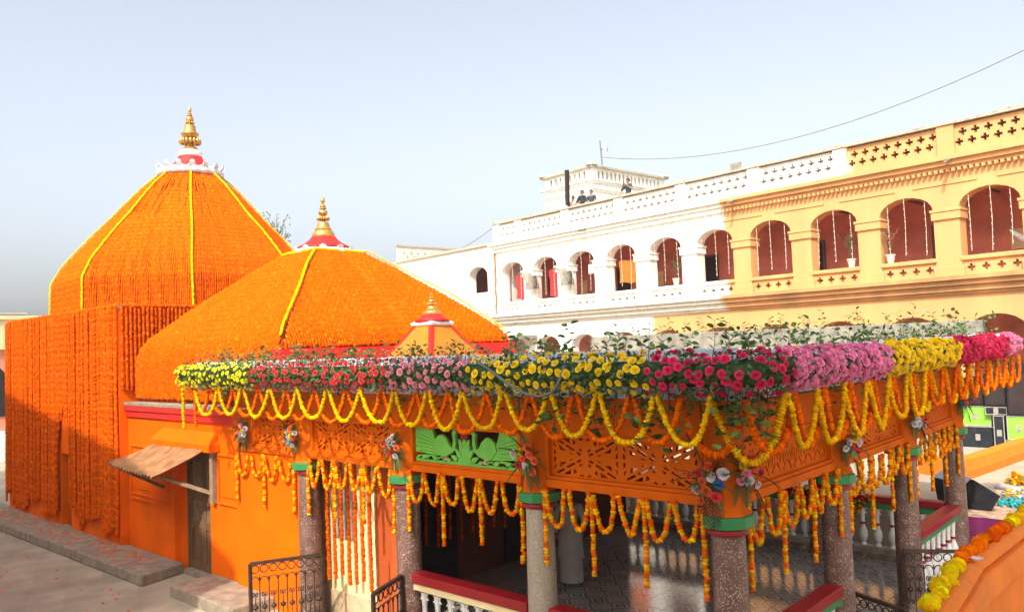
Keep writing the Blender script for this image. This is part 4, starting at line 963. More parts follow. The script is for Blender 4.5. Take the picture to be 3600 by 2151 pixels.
def bay(axis, a, b, kind):
    """axis 'x': front bay at y=YD between x=a..b ; 'y': side bay at x=XD"""
    if axis == 'x': mp = lambda off: (lambda u, v, d: (a+u, off+d, v))
    else: mp = lambda off: (lambda u, v, d: (XD-d if off == 0 else XD-d, a+u, v))
    w = b-a
    def bx(u0, u1, d0, d1, z0, z1, m):
        if axis == 'x': m.box(a+u0, a+u1, YD+d0, YD+d1, z0, z1)
        elif axis == 'xb': m.box(a+u0, a+u1, YR[3]-d1, YR[3]-d0, z0, z1)
        else: m.box(XD-d1, XD-d0, a+u0, a+u1, z0, z1)
        return m
    g = 0.19
    bm_ = bx(g, w-g, -0.10, 0.10, Z1P+0.04, Z1B, MB()); bx(g, w-g, -0.115, 0.115, Z1P, Z1P+0.04, bm_); bm_.build('beam', 'orange_dark', pav, bevel=0.006)
    lr = bx(g, w-g, -0.10, 0.10, Z0B, Z0P-0.04, MB()); bx(g, w-g, -0.075, 0.075, Z0P-0.04, Z0P, lr); lr.build('lower_rail', 'orange_dark', pav, bevel=0.006)
    for su in (g, w-g-0.06): bx(su, su+0.06, -0.09, 0.09, Z0P, Z1P, MB()).build('frame_stile', 'orange_dark', pav, bevel=0.005)
    if kind == 'none': return
    pw = w-2*g-0.12; ph = Z1P-Z0P; u0 = g+0.06
    hs = x_panel_holes(pw, ph, 2) if kind == 'x' else (x_panel_holes(pw, ph, 1) if kind == 'x1' else leaf_panel_holes(pw, ph, 8))
    if axis == 'x': f = lambda u, v, d: (a+u0+u, YD-0.03+d, Z0P+v)
    elif axis == 'xb': f = lambda u, v, d: (a+u0+u, YR[3]-0.03+d, Z0P+v)
    else: f = lambda u, v, d: (XD+0.03-d, a+u0+u, Z0P+v)
    if kind == 'peacock': return (a+u0, pw, ph)
    MB().plate([(0, 0), (pw, 0), (pw, ph), (0, ph)], hs, 0, 0.055, f).build('jali_panel', 'orange_dark', pav)
bay('x', XA[0], XA[1], 'x'); pk = bay('x', XA[1], XA[2], 'peacock'); bay('x', XA[2], XA[3], 'x')
bay('y', YR[0], YR[1], 'leaf'); bay('y', YR[1], YR[2], 'x'); bay('y', YR[2], YR[3], 'leaf')
for i in range(3): bay('xb', XA[i], XA[i+1], 'x')
bay('x', -12.95, XA[0], 'x1')
MB().box(-13.42, -12.761, YD-0.105, YD+0.11, 2.53, 3.61).build('corner_pier', 'orange_dark', pav, bevel=0.006)
MB().box(-13.42, -11.36, YD-0.06, YD+0.1, GZ, 2.529).build('wall', 'orange', pav)
# peacock panel: pierced green board of two facing peacocks on scrolls
x0, pw, ph = pk
PY = YD-0.035
def gp(pts, d0, d1, name, par, mat='leafgreen', holes=()):
    return MB().plate([(x0+p[0]*pw, Z0P+p[1]*ph) for p in pts], [[(x0+p[0]*pw, Z0P+p[1]*ph) for p in h] for h in holes], d0, d1, lambda u, v, d: (u, PY+d, v)).build(name, mat, par)
pkp = gp([(0, 0), (1, 0), (1, 0.10), (0.9, 0.07), (0.6, 0.09), (0.5, 0.07), (0.4, 0.09), (0.1, 0.07), (0, 0.10)], 0.0, 0.05, 'peacock_panel', pav)
for s in (0, 1):
    fx = (lambda x: x) if s == 0 else (lambda x: 1-x)
    fan = [(0.0, 1.0), (0.0, 0.28), (0.28, 0.20), (0.265, 0.28), (0.22, 0.50), (0.20, 0.70), (0.185, 0.86), (0.175, 1.0)]
    slots = [[(0.015, 0.30+0.13*k), (0.205-0.008*k, 0.315+0.085*k), (0.205-0.008*k, 0.322+0.085*k), (0.015, 0.313+0.13*k)] for k in range(5)]
    gp([(fx(p[0]), p[1]) for p in fan], 0.005, 0.045, 'tail_fan', pkp, holes=[[(fx(p[0]), p[1]) for p in h] for h in slots])
    body = [(0.20, 0.45), (0.215, 0.68), (0.25, 0.80), (0.29, 0.82), (0.33, 0.70), (0.36, 0.52), (0.385, 0.46), (0.395, 0.70), (0.385, 0.90), (0.40, 0.97), (0.425, 0.96), (0.43, 0.89), (0.418, 0.86), (0.420, 0.60), (0.41, 0.42), (0.37, 0.30), (0.31, 0.22), (0.28, 0.18), (0.24, 0.28)]
    gp([(fx(p[0]), p[1]) for p in body], -0.012, 0.03, 'peacock_body', pkp)
    gp([(fx(p[0]), p[1]) for p in [(0.305, 0.23), (0.315, 0.23), (0.335, 0.08), (0.36, 0.07), (0.33, 0.05), (0.30, 0.06)]], 0.0, 0.03, 'peacock_leg', pkp, 'r_pink')
    for cx, cr in ((0.06, 0.11), (0.16, 0.13), (0.26, 0.09)):
        ring = [(fx(cx+cr*0.75*pw*0+0.055*math.cos(a)*(cr/0.11)), 0.09+cr*math.sin(a)) for a in np.linspace(0, math.pi, 9)]
        inn = [(fx(cx+0.03*math.cos(a)*(cr/0.11)), 0.10+cr*0.55*math.sin(a)) for a in np.linspace(math.pi, 0, 9)]
        gp(ring+inn, 0.0, 0.04, 'scroll', pkp)
cen = [(0.43, 0.07), (0.57, 0.07), (0.55, 0.25), (0.58, 0.40), (0.545, 0.38), (0.555, 0.55), (0.525, 0.52), (0.515, 0.70), (0.5, 0.78), (0.485, 0.70), (0.475, 0.52), (0.445, 0.55), (0.455, 0.38), (0.42, 0.40), (0.45, 0.25)]
gp(cen, -0.005, 0.035, 'centre_plant', pkp)
gp([(0.5, 0.70), (0.535, 0.78), (0.53, 0.93), (0.55, 1.0), (0.45, 1.0), (0.47, 0.93), (0.465, 0.78)], -0.008, 0.03, 'centre_flower', pkp, 'maroon')
for (u, v, l, w, a) in ((0.44, 0.34, 0.16, 0.05, 0.7), (0.56, 0.34, 0.16, 0.05, -0.7), (0.40, 0.20, 0.13, 0.045, 1.1), (0.60, 0.20, 0.13, 0.045, -1.1), (0.465, 0.60, 0.14, 0.04, 0.35), (0.535, 0.60, 0.14, 0.04, -0.35),
                        (0.10, 0.16, 0.12, 0.04, -1.2), (0.90, 0.16, 0.12, 0.04, 1.2), (0.20, 0.15, 0.10, 0.04, 1.2), (0.80, 0.15, 0.10, 0.04, -1.2), (0.345, 0.12, 0.09, 0.035, 1.3), (0.655, 0.12, 0.09, 0.035, -1.3)):
    MB().plate(tear(x0+u*pw, Z0P+v*ph, l*0.5, w*0.7, a), [], 0.0, 0.03, lambda q, r_, d: (q, PY-0.012+d, r_)).build('carved_leaf', 'leafgreen', pkp)
# ---- roof slab
EY, EX = 6.76, -3.32; RZ = 3.98
b = MB().box(-14.15, EX, EY, 7.42, 3.62, RZ-0.03).box(-12.25, EX, 7.42, 16.6, 3.62, RZ-0.03); b.build('roof_slab', 'bluewhite', pav, bevel=0.01)
b = MB().box(-14.12, EX-0.03, EY+0.03, 7.44, RZ-0.028, RZ).box(-12.25, EX-0.03, 7.44, 16.58, RZ-0.028, RZ); b.build('roof_screed', 'slab', pav)
MB().box(-12.2, EX-0.02, 16.35, 16.58, RZ+0.001, 4.36).build('roof_kerb', 'kerb', pav, bevel=0.012)
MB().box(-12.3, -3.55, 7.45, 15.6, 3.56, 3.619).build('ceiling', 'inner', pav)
MB().box(-14.1, EX-0.12, EY+0.06, EY+0.15, RZ+0.001, 4.11).box(EX-0.15, EX-0.06, EY+0.06, 16.34, RZ+0.001, 4.08).build('roof_upstand', 'bluewhite', pav, bevel=0.008)
# ---- floor of glossy tiles, each its own piece
tm = pm('glazed_tile', (0.29, 0.265, 0.24), 0.10, 0.3, 2.5, 0.02, 30, spec=0.55)
def tile_mat(m):
    t = m.node_tree; N = t.nodes; L = t.links; b = N[m['bsdf']]; old = b.inputs['Base Color'].links[0].from_socket
    tc = N.new('ShaderNodeTexCoord'); sx = N.new('ShaderNodeSeparateXYZ'); L.new(tc.outputs['Object'], sx.inputs[0])
    ab = []
    for ax in 'XY':
        a = N.new('ShaderNodeMath'); a.operation = 'ABSOLUTE'; L.new(sx.outputs[ax], a.inputs[0]); ab.append(a)
    sm_ = N.new('ShaderNodeMath'); sm_.operation = 'ADD'; L.new(ab[0].outputs[0], sm_.inputs[0]); L.new(ab[1].outputs[0], sm_.inputs[1])
    ns = N.new('ShaderNodeTexNoise'); ns.inputs['Scale'].default_value = 16; ns.inputs['Detail'].default_value = 5; gp_ = N.new('ShaderNodeNewGeometry'); L.new(gp_.outputs['Position'], ns.inputs['Vector'])
    ad = N.new('ShaderNodeMath'); ad.operation = 'MULTIPLY_ADD'; L.new(ns.outputs['Fac'], ad.inputs[0]); ad.inputs[1].default_value = 0.06; L.new(sm_.outputs[0], ad.inputs[2])
    cr = N.new('ShaderNodeValToRGB'); cr.color_ramp.interpolation = 'CONSTANT'
    el = cr.color_ramp.elements; el[0].color = (0.27, 0.25, 0.23, 1); el[1].position = 0.10; el[1].color = (0.05, 0.04, 0.035, 1)
    for p, cc in ((0.14, (0.38, 0.36, 0.33, 1)), (0.20, (0.09, 0.07, 0.06, 1)), (0.25, (0.29, 0.265, 0.24, 1))):
        e = el.new(p); e.color = cc
    L.new(ad.outputs[0], cr.inputs[0]); mx = N.new('ShaderNodeMix'); mx.data_type = 'RGBA'; mx.inputs['Factor'].default_value = 0.75
    L.new(old, mx.inputs[6]); L.new(cr.outputs[0], mx.inputs[7]); L.new(mx.outputs[2], b.inputs['Base Color'])
tile_mat(tm)
MB().box(-11.3, -3.7, 7.15, 15.9, GZ-0.1, FZ-0.004).build('floor_bed', 'dark', pav)
TS = 0.44
to = MB().box(-TS/2+0.004, TS/2-0.004, -TS/2+0.004, TS/2-0.004, -0.01, 0.004).build('floor_tile', tm, None, org=(0, 0, 0)); tmesh = to.data; bpy.data.objects.remove(to)
x = -10.9; nt_ = 0
rest = MB()
while x < -3.8:
    y = 7.4
    while y < 15.8:
        # tiles the picture can show are pieces of their own
        seen = (y > 8.0 and x > -9.6 and (x+9.6) > (y-14.5)*0.2) and nt_ < 290
        if seen:
            o = bpy.data.objects.new('floor_tile', tmesh); link(o, pav); o.location = Vector((x+TS/2, y+TS/2, FZ))-ORG[pav.name]; nt_ += 1
        else: rest.box(x+0.004, x+TS-0.004, y+0.004, y+TS-0.004, FZ-0.01, FZ+0.004)
        y += TS
    x += TS
rest.build('far_floor_tiles', tm, pav, kind='stuff')
# ---- balustrades
bp = [(0.052, 0), (0.052, 0.03), (0.028, 0.06), (0.055, 0.10), (0.078, 0.19), (0.074, 0.27), (0.04, 0.36), (0.034, 0.40), (0.050, 0.42), (0.050, 0.44), (0.034, 0.46), (0.034, 0.50), (0.046, 0.66), (0.050, 0.72), (0.056, 0.75)]
bo = MB().lathe(bp, (0, 0, 0), 14).build('baluster', 'baluster', None, smooth=True, org=(0, 0, 0), sharp=50); bmesh_ = bo.data; bpy.data.objects.remove(bo)
ro = MB().lathe([(0.036, 0.405), (0.056, 0.415), (0.056, 0.445), (0.036, 0.455)], (0, 0, 0), 14).lathe([(0.050, 0.725), (0.059, 0.735), (0.059, 0.748), (0.05, 0.752)], (0, 0, 0), 14).build('baluster_ring', 'rail_red', None, smooth=True, org=(0, 0, 0)); rmesh_ = ro.data; bpy.data.objects.remove(ro)
def balustrade(a, b_, axis, fixed, strip='green', cap='rail_red'):
    g = 0.17; L_ = b_-a
    def bx(u0, u1, hw, z0, z1): return MB().box(a+u0, a+u1, fixed-hw, fixed+hw, z0, z1) if axis == 'x' else MB().box(fixed-hw, fixed+hw, a+u0, a+u1, z0, z1)
    base = bx(g, L_-g, 0.12, 0.05, 0.17).build('balustrade', 'stone', pav, bevel=0.01)
    bx(g, L_-g, 0.10, FZ+0.005, 0.05).build('dado', 'dado', base)
    bx(g, L_-g, 0.115, 0.995, 1.125).build('handrail', cap, base, bevel=0.015)
    bx(g, L_-g, 0.085, 0.90, 0.994).build('rail_strip', strip, base, bevel=0.006)
    n = 8
    for i in range(n):
        u = g+(L_-2*g)*(i+0.5)/n; p = (a+u, fixed, 0.17) if axis == 'x' else (fixed, a+u, 0.17)
        o = inst('baluster', bmesh_, p, (1, 0, 0, 0), (1, 1, 0.975), base)
        o2 = bpy.data.objects.new('baluster_ring', rmesh_); link(o2, base); o2.location = o.location; o2.scale = (1, 1, 0.975)
        # curled bracket beside each baluster head
        br = MB()
        for s in (-1, 1):
            pts = []
            for k in range(8):
                th = math.pi*0.5+k*0.45; r = 0.062-0.006*k
                du = s*(0.075-r*math.cos(th)*-0.0-0.0+0.0)+s*r*math.cos(th)*0.9; dz = 0.80+r*math.sin(th)
                pts.append((a+u+du, fixed, dz) if axis == 'x' else (fixed, a+u+du, dz))
            br.tube(pts, 0.018, 5)
        br.build('scroll_bracket', 'baluster', base, smooth=True)
    return base
M['dado'] = pm('dado_tile', (0.20, 0.13, 0.10), 0.25, 0.5, 3, 0.03, 30, dirt=(0.40, 0.33, 0.27), dirt_amt=0.9, dscale=3)
balustrade(XA[1], XA[2], 'x', YD, 'cream'); balustrade(XA[2], XA[3], 'x', YD, 'cream')
balustrade(YR[0], YR[1], 'y', XD); balustrade(YR[2], YR[3], 'y', XD)
for i in range(3): balustrade(XA[i], XA[i+1], 'x', YR[3])
# ---- inner walls by the entrance bay
MB().box(-11.9, -9.97, 7.62, 7.74, GZ, 2.55).build('cream_wall', 'cream', pav)
M['marble'] = pm('veined_marble', (0.62, 0.46, 0.28), 0.3, 0.4, 5, 0.02, 30, dirt=(0.36, 0.20, 0.10), dirt_amt=0.8, dscale=5)
MB().box(-11.9, -9.97, 7.59, 7.619, GZ, 0.36).build('marble_dado', 'marble', pav)
MB().box(-11.02, -10.42, 7.585, 7.619, 1.22, 2.30).build('notice_board', 'kerb', pav)
nd = MB().box(-9.96, -9.30, 7.64, 7.70, FZ, 2.5).build('door_leaf', 'door_red', pav)
MB().box(-9.90, -9.66, 7.62, 7.639, 0.2, 1.0).box(-9.60, -9.36, 7.62, 7.639, 0.2, 1.0).build('door_panel', 'door_red', nd, bevel=0.01)
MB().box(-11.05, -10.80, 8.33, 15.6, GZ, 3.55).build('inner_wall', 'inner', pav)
for k, (y0, y1) in enumerate(((9.0, 10.1), (11.4, 12.6))): MB().box(-10.799, -10.76, y0, y1, FZ, 2.3).build('inner_doorway', 'dark', pav)
# strings of marigold inside and in the entrance
for k in range(7):
    x = -10.98+0.185*k; zb = 0.55+0.05*(k % 3)
    v, f, c = garland([(x, 7.46, 2.52), (x+0.02*random.uniform(-1, 1), 7.46, 1.6), (x, 7.46, zb)], 0.032, 0.042, (OR1, OR3), 7)
    o = np_obj('marigold_string', v, f, 'marigold', None, c); tag(o, '%s orange marigold string from the left before the cream entrance wall' % ORD[k], 'garland', 'strings in the pavilion entrance')
for k in range(9):
    y = 8.7+0.28*k
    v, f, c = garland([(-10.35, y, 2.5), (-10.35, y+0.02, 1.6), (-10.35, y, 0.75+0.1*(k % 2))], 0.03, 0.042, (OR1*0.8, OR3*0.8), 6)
    o = np_obj('marigold_string', v, f, 'marigold', None, c); tag(o, '%s dim marigold string from the front inside the dark pavilion' % ORD[k], 'garland', 'strings inside the pavilion')

# ---- iron gates
def gate(a, b_, z0, z1, label, nb=7):
    a = Vector(a); b_ = Vector(b_); d = (b_-a); L_ = d.length; d.normalize()
    g_ = thing('iron_gate', label, 'gate', (a.x, a.y, z0))
    P = lambda u, z: Vector((a.x+d.x*u, a.y+d.y*u, z))
    MB().bar(P(0, z0), P(0, z1), 0.045).bar(P(L_, z0), P(L_, z1), 0.045).bar(P(0, z1), P(L_, z1), 0.05, 0.045).bar(P(0, z0+0.04), P(L_, z0+0.04), 0.03).build('gate_frame', 'iron', g_)
    n = nb
    for i in range(n):
        u = L_*(i+0.5)/n; w = L_/n*0.42
        s = MB().bar(P(L_*(i+1)/n if i < n-1 else L_*0.999, z0+0.04), P(L_*(i+1)/n if i < n-1 else L_*0.999, z1-0.2), 0.014)
        s.build('gate_bar', 'iron', g_)
        m = MB(); m.tube([P(u+w*math.cos(t), z1-0.09+w*math.sin(t)) for t in np.linspace(0, 2*math.pi, 15)[:-1]], 0.009, 5, closed=True)
        m.tube([P(u+w*math.cos(t), z1-0.26+w*math.sin(t)) for t in np.linspace(0, math.pi, 9)], 0.009, 5)
        m.build('ring_ornament', 'iron', g_, smooth=True)
        m = MB()
        for zc, sg in ((z0+(z1-z0)*0.58, 1), (z0+(z1-z0)*0.24, -1)):
            for s2 in (-1, 1):
                pts = []
                for k in range(14):
                    th = k*0.55; r = w*(1.0-0.055*k)*0.8
                    pts.append(P(u+s2*(w*0.15+r*0.5*(1-math.cos(th))*0.9), zc+sg*r*math.sin(th)))
                m.tube(pts, 0.008, 5)
            m.tube([P(u-w*0.1, zc), P(u, zc-sg*0.18)], 0.008, 5)
        m.build('scroll_ornament', 'iron', g_, smooth=True)
        m = MB(); q = P(u, z0+(z1-z0)*0.42); m.ball(q, 0.045, 8, 6, (1, 1, 0.8)); m.build('rosette', 'iron', g_, smooth=True)
gate((-10.52, 7.03, 0), (-10.98, 6.08, 0), 0.0, 1.12, 'open iron gate with scrolls in front of the orange entrance wall', 8)
gate((-8.66, 7.05, 0), (-8.33, 6.31, 0), -0.05, 1.10, 'rusty iron gate leaf hinged at the second red granite column', 6)
gate((-3.80, 12.60, 0), (-3.12, 13.02, 0), 0.0, 0.96, 'dark iron gate leaf with scrolls on the right side of the pavilion', 6)
gate((-3.74, 10.30, 0), (-3.02, 9.97, 0), 0.0, 0.94, 'dark iron gate leaf with ring pattern nearest the shaded corner', 7)
# ------------------------------------------------------------------ flower meshes
random.seed(41); RNG = np.random.default_rng(41)
def free_mesh(mb, name, mat, smooth=True):
    o = mb.build(name, mat, None, smooth=smooth, org=(0, 0, 0)); me = o.data; ORG.pop(o.name, None); bpy.data.objects.remove(o); return me
def rose_mb(seed):
    rs = random.Random(seed); mb = MB()
    for (n, ro_, zo, zi, curl, off) in ((2, 0.24, 0.62, 0.10, -0.02, 0.2), (3, 0.46, 0.60, 0.02, 0.03, 0.9), (4, 0.72, 0.48, -0.10, 0.10, 0.3), (5, 1.0, 0.26, -0.28, 0.16, 0.0)):
        for i in range(n):
            a0 = 2*math.pi*i/n+off+rs.uniform(-.12, .12); hw = math.pi/n*1.28; vs = []; fs = []; zt = zo+rs.uniform(-.06, .06); rr_ = ro_*rs.uniform(0.9, 1.06)
            for j in range(4):
                v = j/3
                for k in range(4):
                    u = k/3*2-1; a = a0+u*hw*(0.5+0.5*v)*(1 if v < 1 else 0.8)
                    r = 0.10+(rr_-0.10)*v**0.7; z = zi+(zt-zi)*v-(curl if v == 1 else 0)-0.10*abs(u)*v; r *= 1+0.06*(1-u*u)*(v == 1)
                    vs.append((r*math.cos(a), r*math.sin(a), z))
            for j in range(3):
                for k in range(3): fs.append((j*4+k, j*4+k+1, (j+1)*4+k+1, (j+1)*4+k))
            mb.add(vs, fs)
    return mb
ROSE = {}
for nm in ('r_yellow', 'r_lemon', 'r_red', 'r_pink', 'r_magenta', 'r_mauve', 'r_white', 'r_orange', 'r_blue'):
    ROSE[nm] = [free_mesh(rose_mb(s), 'rose', nm) for s in (1, 2, 3)]
def leaf_mb(l=1.0, w=0.62):
    pts = [(0, 0), (0.22, 0.8), (0.5, 1.0), (0.78, 0.62), (1.0, 0.0)]; vs = []; fs = []
    for i, (t, h) in enumerate(pts):
        x = l*t; bend = -0.18*t*t*l
        vs += [(x, 0, bend), (x, w/2*h, bend+0.10*h*w), (x, -w/2*h, bend+0.10*h*w)]
    for i in range(4):
        a = i*3; fs += [(a, a+3, a+4, a+1), (a, a+2, a+5, a+3)]
    return MB().add(vs, fs)
LEAF = [free_mesh(leaf_mb(1, 0.66), 'leaf', 'leaf'), free_mesh(leaf_mb(1, 0.52), 'leaf', 'leaf_dark'), free_mesh(leaf_mb(0.9, 0.72), 'leaf', 'leaf')]
def make_sprig(seed, L_, n):
    rs = random.Random(seed); pts = []; bx, by = rs.uniform(-.25, .25), rs.uniform(-.25, .25)
    for i in range(7):
        t = i/6; pts.append(Vector((bx*L_*t*t, by*L_*t*t, L_*t)))
    mb = MB().tube(pts, [0.0035*(1.15-0.7*i/6) for i in range(7)], 4); leaves = []
    for i in range(n):
        t = 0.18+0.82*(i+0.5)/n; k = min(int(t*6), 5); p = pts[k].lerp(pts[k+1], t*6-k)
        a = i*2.4+rs.uniform(-.4, .4); d = Vector((math.cos(a), math.sin(a), rs.uniform(0.1, 0.7))).normalized()
        st = p+d*0.02; mb.tube([p, st], 0.002, 3)
        q = d.to_track_quat('X', 'Z') @ Euler((rs.uniform(-.8, .8), 0, 0)).to_quaternion(); leaves.append((st, q, rs.uniform(0.058, 0.092), rs.choice(LEAF)))
    return free_mesh(mb, 'leaf_sprig', 'stem', False), leaves
SPRIG = [make_sprig(s, 0.22+0.05*(s % 5), 6+s % 5) for s in range(10)]
def sprig(parent, loc, d, k, scl=1.0):
    me, leaves = SPRIG[k % len(SPRIG)]
    q = Vector(d).normalized().to_track_quat('Z', 'Y') @ Euler((0, 0, random.uniform(0, 6.28))).to_quaternion()
    o = inst('leaf_sprig', me, loc, q, scl, parent)
    for (p, lq, s, lm) in leaves:
        c = bpy.data.objects.new('leaf', lm); link(c, o); c.location = p; c.rotation_mode = 'QUATERNION'; c.rotation_quaternion = lq; c.scale = (s, s, s)
    return o
# ------------------------------------------------------------------ rose rolls along the eaves
CZ = 3.88; RR_ = 0.185; CYF = 6.57; CXR = -3.13
def roll_pt(s):
    """arc position: s<=0 front face at x=CXR+s ; s>=0 right face at y=CYF+s; corner rounded"""
    c = 0.16
    if s < -c: return Vector((CXR+s, CYF, CZ)), Vector((0, -1, 0))
    if s > c: return Vector((CXR, CYF+s, CZ)), Vector((1, 0, 0))
    a = (s+c)/(2*c)*math.pi/2; return Vector((CXR-c+c*math.sin(a), CYF+c-c*math.cos(a), CZ)), Vector((math.sin(a), -math.cos(a), 0))
fs_ = lambda x: x-CXR
rs_ = lambda y: y-CYF
SECT = [('r_lemon', fs_(-14.0), fs_(-11.45), 0.118, 0.044, 'lemon yellow rose roll at the far left end of the front eave'),
        ('r_red', fs_(-11.45), fs_(-8.02), 0.122, 0.042, 'red rose roll on the front eave between yellow and pink'),
        ('r_pink', fs_(-8.02), fs_(-6.55), 0.122, 0.044, 'pale pink rose roll in the middle of the front eave'),
        ('r_yellow', fs_(-6.55), fs_(-4.11), 0.120, 0.046, 'golden yellow rose roll on the front eave near the corner'),
        ('r_magenta', fs_(-4.11), rs_(7.02), 0.104, 0.047, 'crimson rose roll wrapping the near corner of the roof'),
        ('r_mauve', rs_(7.02), rs_(9.85), 0.082, 0.056, 'dense mauve pink rose roll on the right eave beside the corner'),
        ('r_yellow', rs_(9.85), rs_(12.93), 0.082, 0.058, 'dense golden rose roll in the middle of the right eave'),
        ('r_magenta', rs_(12.93), rs_(16.33), 0.086, 0.060, 'dense crimson rose roll toward the far end of the right eave'),
        ('r_mauve', rs_(16.33), rs_(17.5), 0.086, 0.060, 'mauve pink rose roll at the far right end of the eave')]
rolls = []
M['leaf_fill'] = pm('leaf_fill', (0.062, 0.125, 0.032), 0.45, 0.45, 14, 0.1, 60, trans=0.2)
for si, (mt, s0, s1, st, rad, lab) in enumerate(SECT):
    pm_, om_ = roll_pt((s0+s1)/2)
    r_ = thing('rose_roll', lab, 'flower roll', (pm_.x, pm_.y, CZ-0.2), 'rose rolls along the pavilion eave'); rolls.append((r_, s0, s1))
    n = max(2, int((s1-s0)/0.15)); cp = [roll_pt(s0+(s1-s0)*i/n)[0] for i in range(n+1)]
    MB().tube(cp, 0.125, 8).build('core', 'leaf_dark', r_)
    # filler leaves
    vs = []; fs = []
    nl = int((s1-s0)*(330 if si < 5 else 110))
    for k in range(nl):
        p, o_ = roll_pt(random.uniform(s0, s1)); th = random.uniform(-1.5, 1.9); d = (o_*math.cos(th)+Vector((0, 0, math.sin(th)))); c = p+d*random.uniform(0.11, 0.205)
        tv = Vector((random.gauss(0, 1), random.gauss(0, 1), random.gauss(0, 1))).normalized(); tv = (tv+d*0.5).normalized(); sv = tv.cross(d+Vector((.1, .2, .3))).normalized(); L_ = random.uniform(0.045, 0.075)
        nv = len(vs); nrm = tv.cross(sv)*0.01
        vs += [c, c+tv*L_*0.45+sv*L_*0.32+nrm, c+tv*L_, c+tv*L_*0.45-sv*L_*0.32+nrm]; fs += [(nv, nv+1, nv+2), (nv, nv+2, nv+3)]
    np_obj('filler_leaves', [v[:] for v in vs], fs, 'leaf_fill', r_)['kind'] = 'stuff'
    rows = 5 if si < 5 else 6
    ths = np.linspace(-1.05, 1.45, rows)
    for ri, th in enumerate(ths):
        s = s0+(0.5 if ri % 2 else 0.0)*st+0.02
        while s < s1-0.01:
            p, o_ = roll_pt(s+random.uniform(-.025, .025)); t2 = th+random.uniform(-.24, .24); rr2 = RR_+random.uniform(-0.02, 0.025)
            if si < 5 and abs(s) > 0.6: rr2 += 0.01
            d = (o_*math.cos(t2)+Vector((0, 0, math.sin(t2)))); q = (d+Vector((random.gauss(0, .16), random.gauss(0, .16), random.gauss(0, .16)))).normalized().to_track_quat('Z', 'Y') @ Euler((0, 0, random.uniform(0, 6.28))).to_quaternion()
            inst('rose', random.choice(ROSE[mt]), p+d*rr2, q, rad*random.uniform(0.74, 1.18), r_); s += st*random.uniform(0.88, 1.12)
    if si == 0:
        for k in range(16):
            a = random.uniform(-1.2, 1.5); b2 = random.uniform(-0.2, 1.1); d = Vector((-math.cos(a)*math.cos(b2), -math.sin(b2)*0.9, math.sin(a))).normalized()
            inst('rose', random.choice(ROSE[mt]), Vector((-14.0, CYF, CZ))+d*0.19, d.to_track_quat('Z', 'Y'), rad, r_)
k = 0
for (r_, s0, s1) in rolls:
    front = s1 < 1.0
    s = s0+0.08
    while s < s1:
        p, o_ = roll_pt(s)
        if front or random.random() < 0.55:
            d = Vector((random.gauss(0, .30), random.gauss(0, .25), 1))-o_*random.uniform(-0.15, 0.5)
            big = 1.0 if -3.2 < s < 0.6 else (0.8 if front else 0.85)
            sprig(r_, p+Vector((0, 0, 0.10))-o_*random.uniform(0.0, 0.12), d, k, big*random.uniform(0.75, 1.15)); k += 1
        for _r in range((2 if -3.4 < s < 0.6 else 1) if (front or random.random() < 0.5) else 0):
            d = Vector((random.gauss(0, .35), random.gauss(0, .3), -1))-o_*random.uniform(-0.1, 0.3)
            big = 1.35 if -2.6 < s < 0.5 else 0.9
            sprig(r_, p+Vector((0, 0, -0.10))-o_*random.uniform(0.0, 0.08), d, k+3, big*random.uniform(0.7, 1.2)); k += 1
        s += random.uniform(0.09, 0.17) if front else random.uniform(0.18, 0.32)
# sprigs standing along the back kerb and right edge of the roof
hedge = thing('leafy_trailer', 'trailing leafy branches laid along the back kerb of the roof', 'foliage', (-7.5, 16.5, 4.36))
for kk in range(46):
    x = -11.8+8.4*kk/45+random.uniform(-.1, .1); sprig(hedge, (x, 16.5, 4.25), (random.gauss(0, .5), random.gauss(0, .3), 0.8), kk, random.uniform(0.9, 1.3))
hedge2 = thing('leafy_trailer', 'leafy branches lying on the roof behind the right eave roses', 'foliage', (-3.6, 12, RZ))
for kk in range(70):
    y = 7.0+10.2*kk/69+random.uniform(-.1, .1); sprig(hedge2, (-3.42+random.uniform(-.15, .05), y, RZ+0.05), (random.gauss(-.1, .5), random.gauss(0, .5), 0.8), kk+2, random.uniform(0.65, 1.05))
hedge3 = thing('leafy_trailer', 'leafy branches lying on the roof behind the front eave roses', 'foliage', (-8.6, 6.9, RZ))
for kk in range(150):
    x = -13.9+10.3*kk/149+random.uniform(-.1, .1); (x < -7.5 or kk % 3 == 0) and sprig(hedge3, (x, 6.85+random.uniform(-.08, .2), RZ+0.01), (random.gauss(0, .4), random.gauss(0, .3), 0.8), kk+5, random.uniform(0.7, 1.05))
# grey pipes poking out of the roll, loose cable
for k, (y, lab) in enumerate(((9.75, 'grey pipe end between the mauve and golden roses'), (12.85, 'grey pipe end between the golden and crimson roses'), (16.0, 'grey pipe end above the far crimson roses'))):
    o = MB().tube([(-3.9, y-0.25, 4.06), (-3.02, y, 4.07)], 0.035, 12).build('pipe', 'pipe', None, smooth=True, sharp=40); tag(o, lab, 'pipe')
pts = [(-6.60, 6.62, 4.08), (-6.45, 6.42, 4.06), (-6.15, 6.36, 3.94), (-5.85, 6.34, 3.78), (-5.60, 6.33, 3.68), (-5.38, 6.33, 3.66), (-5.22, 6.34, 3.72), (-5.14, 6.36, 3.86), (-5.12, 6.40, 3.98)]
P = np.array(pts); tt = np.linspace(0, len(pts)-1, 40); P = np.stack([np.interp(tt, range(len(pts)), P[:, i]) for i in range(3)], 1)
for _ in range(3): P[1:-1] = (P[:-2]+2*P[1:-1]+P[2:])/4
o = MB().tube([Vector(p) for p in P], 0.016, 8).build('loose_cable', 'cable_dark', None, smooth=True); tag(o, 'grey cable looping out of the pink and yellow roses', 'cable')
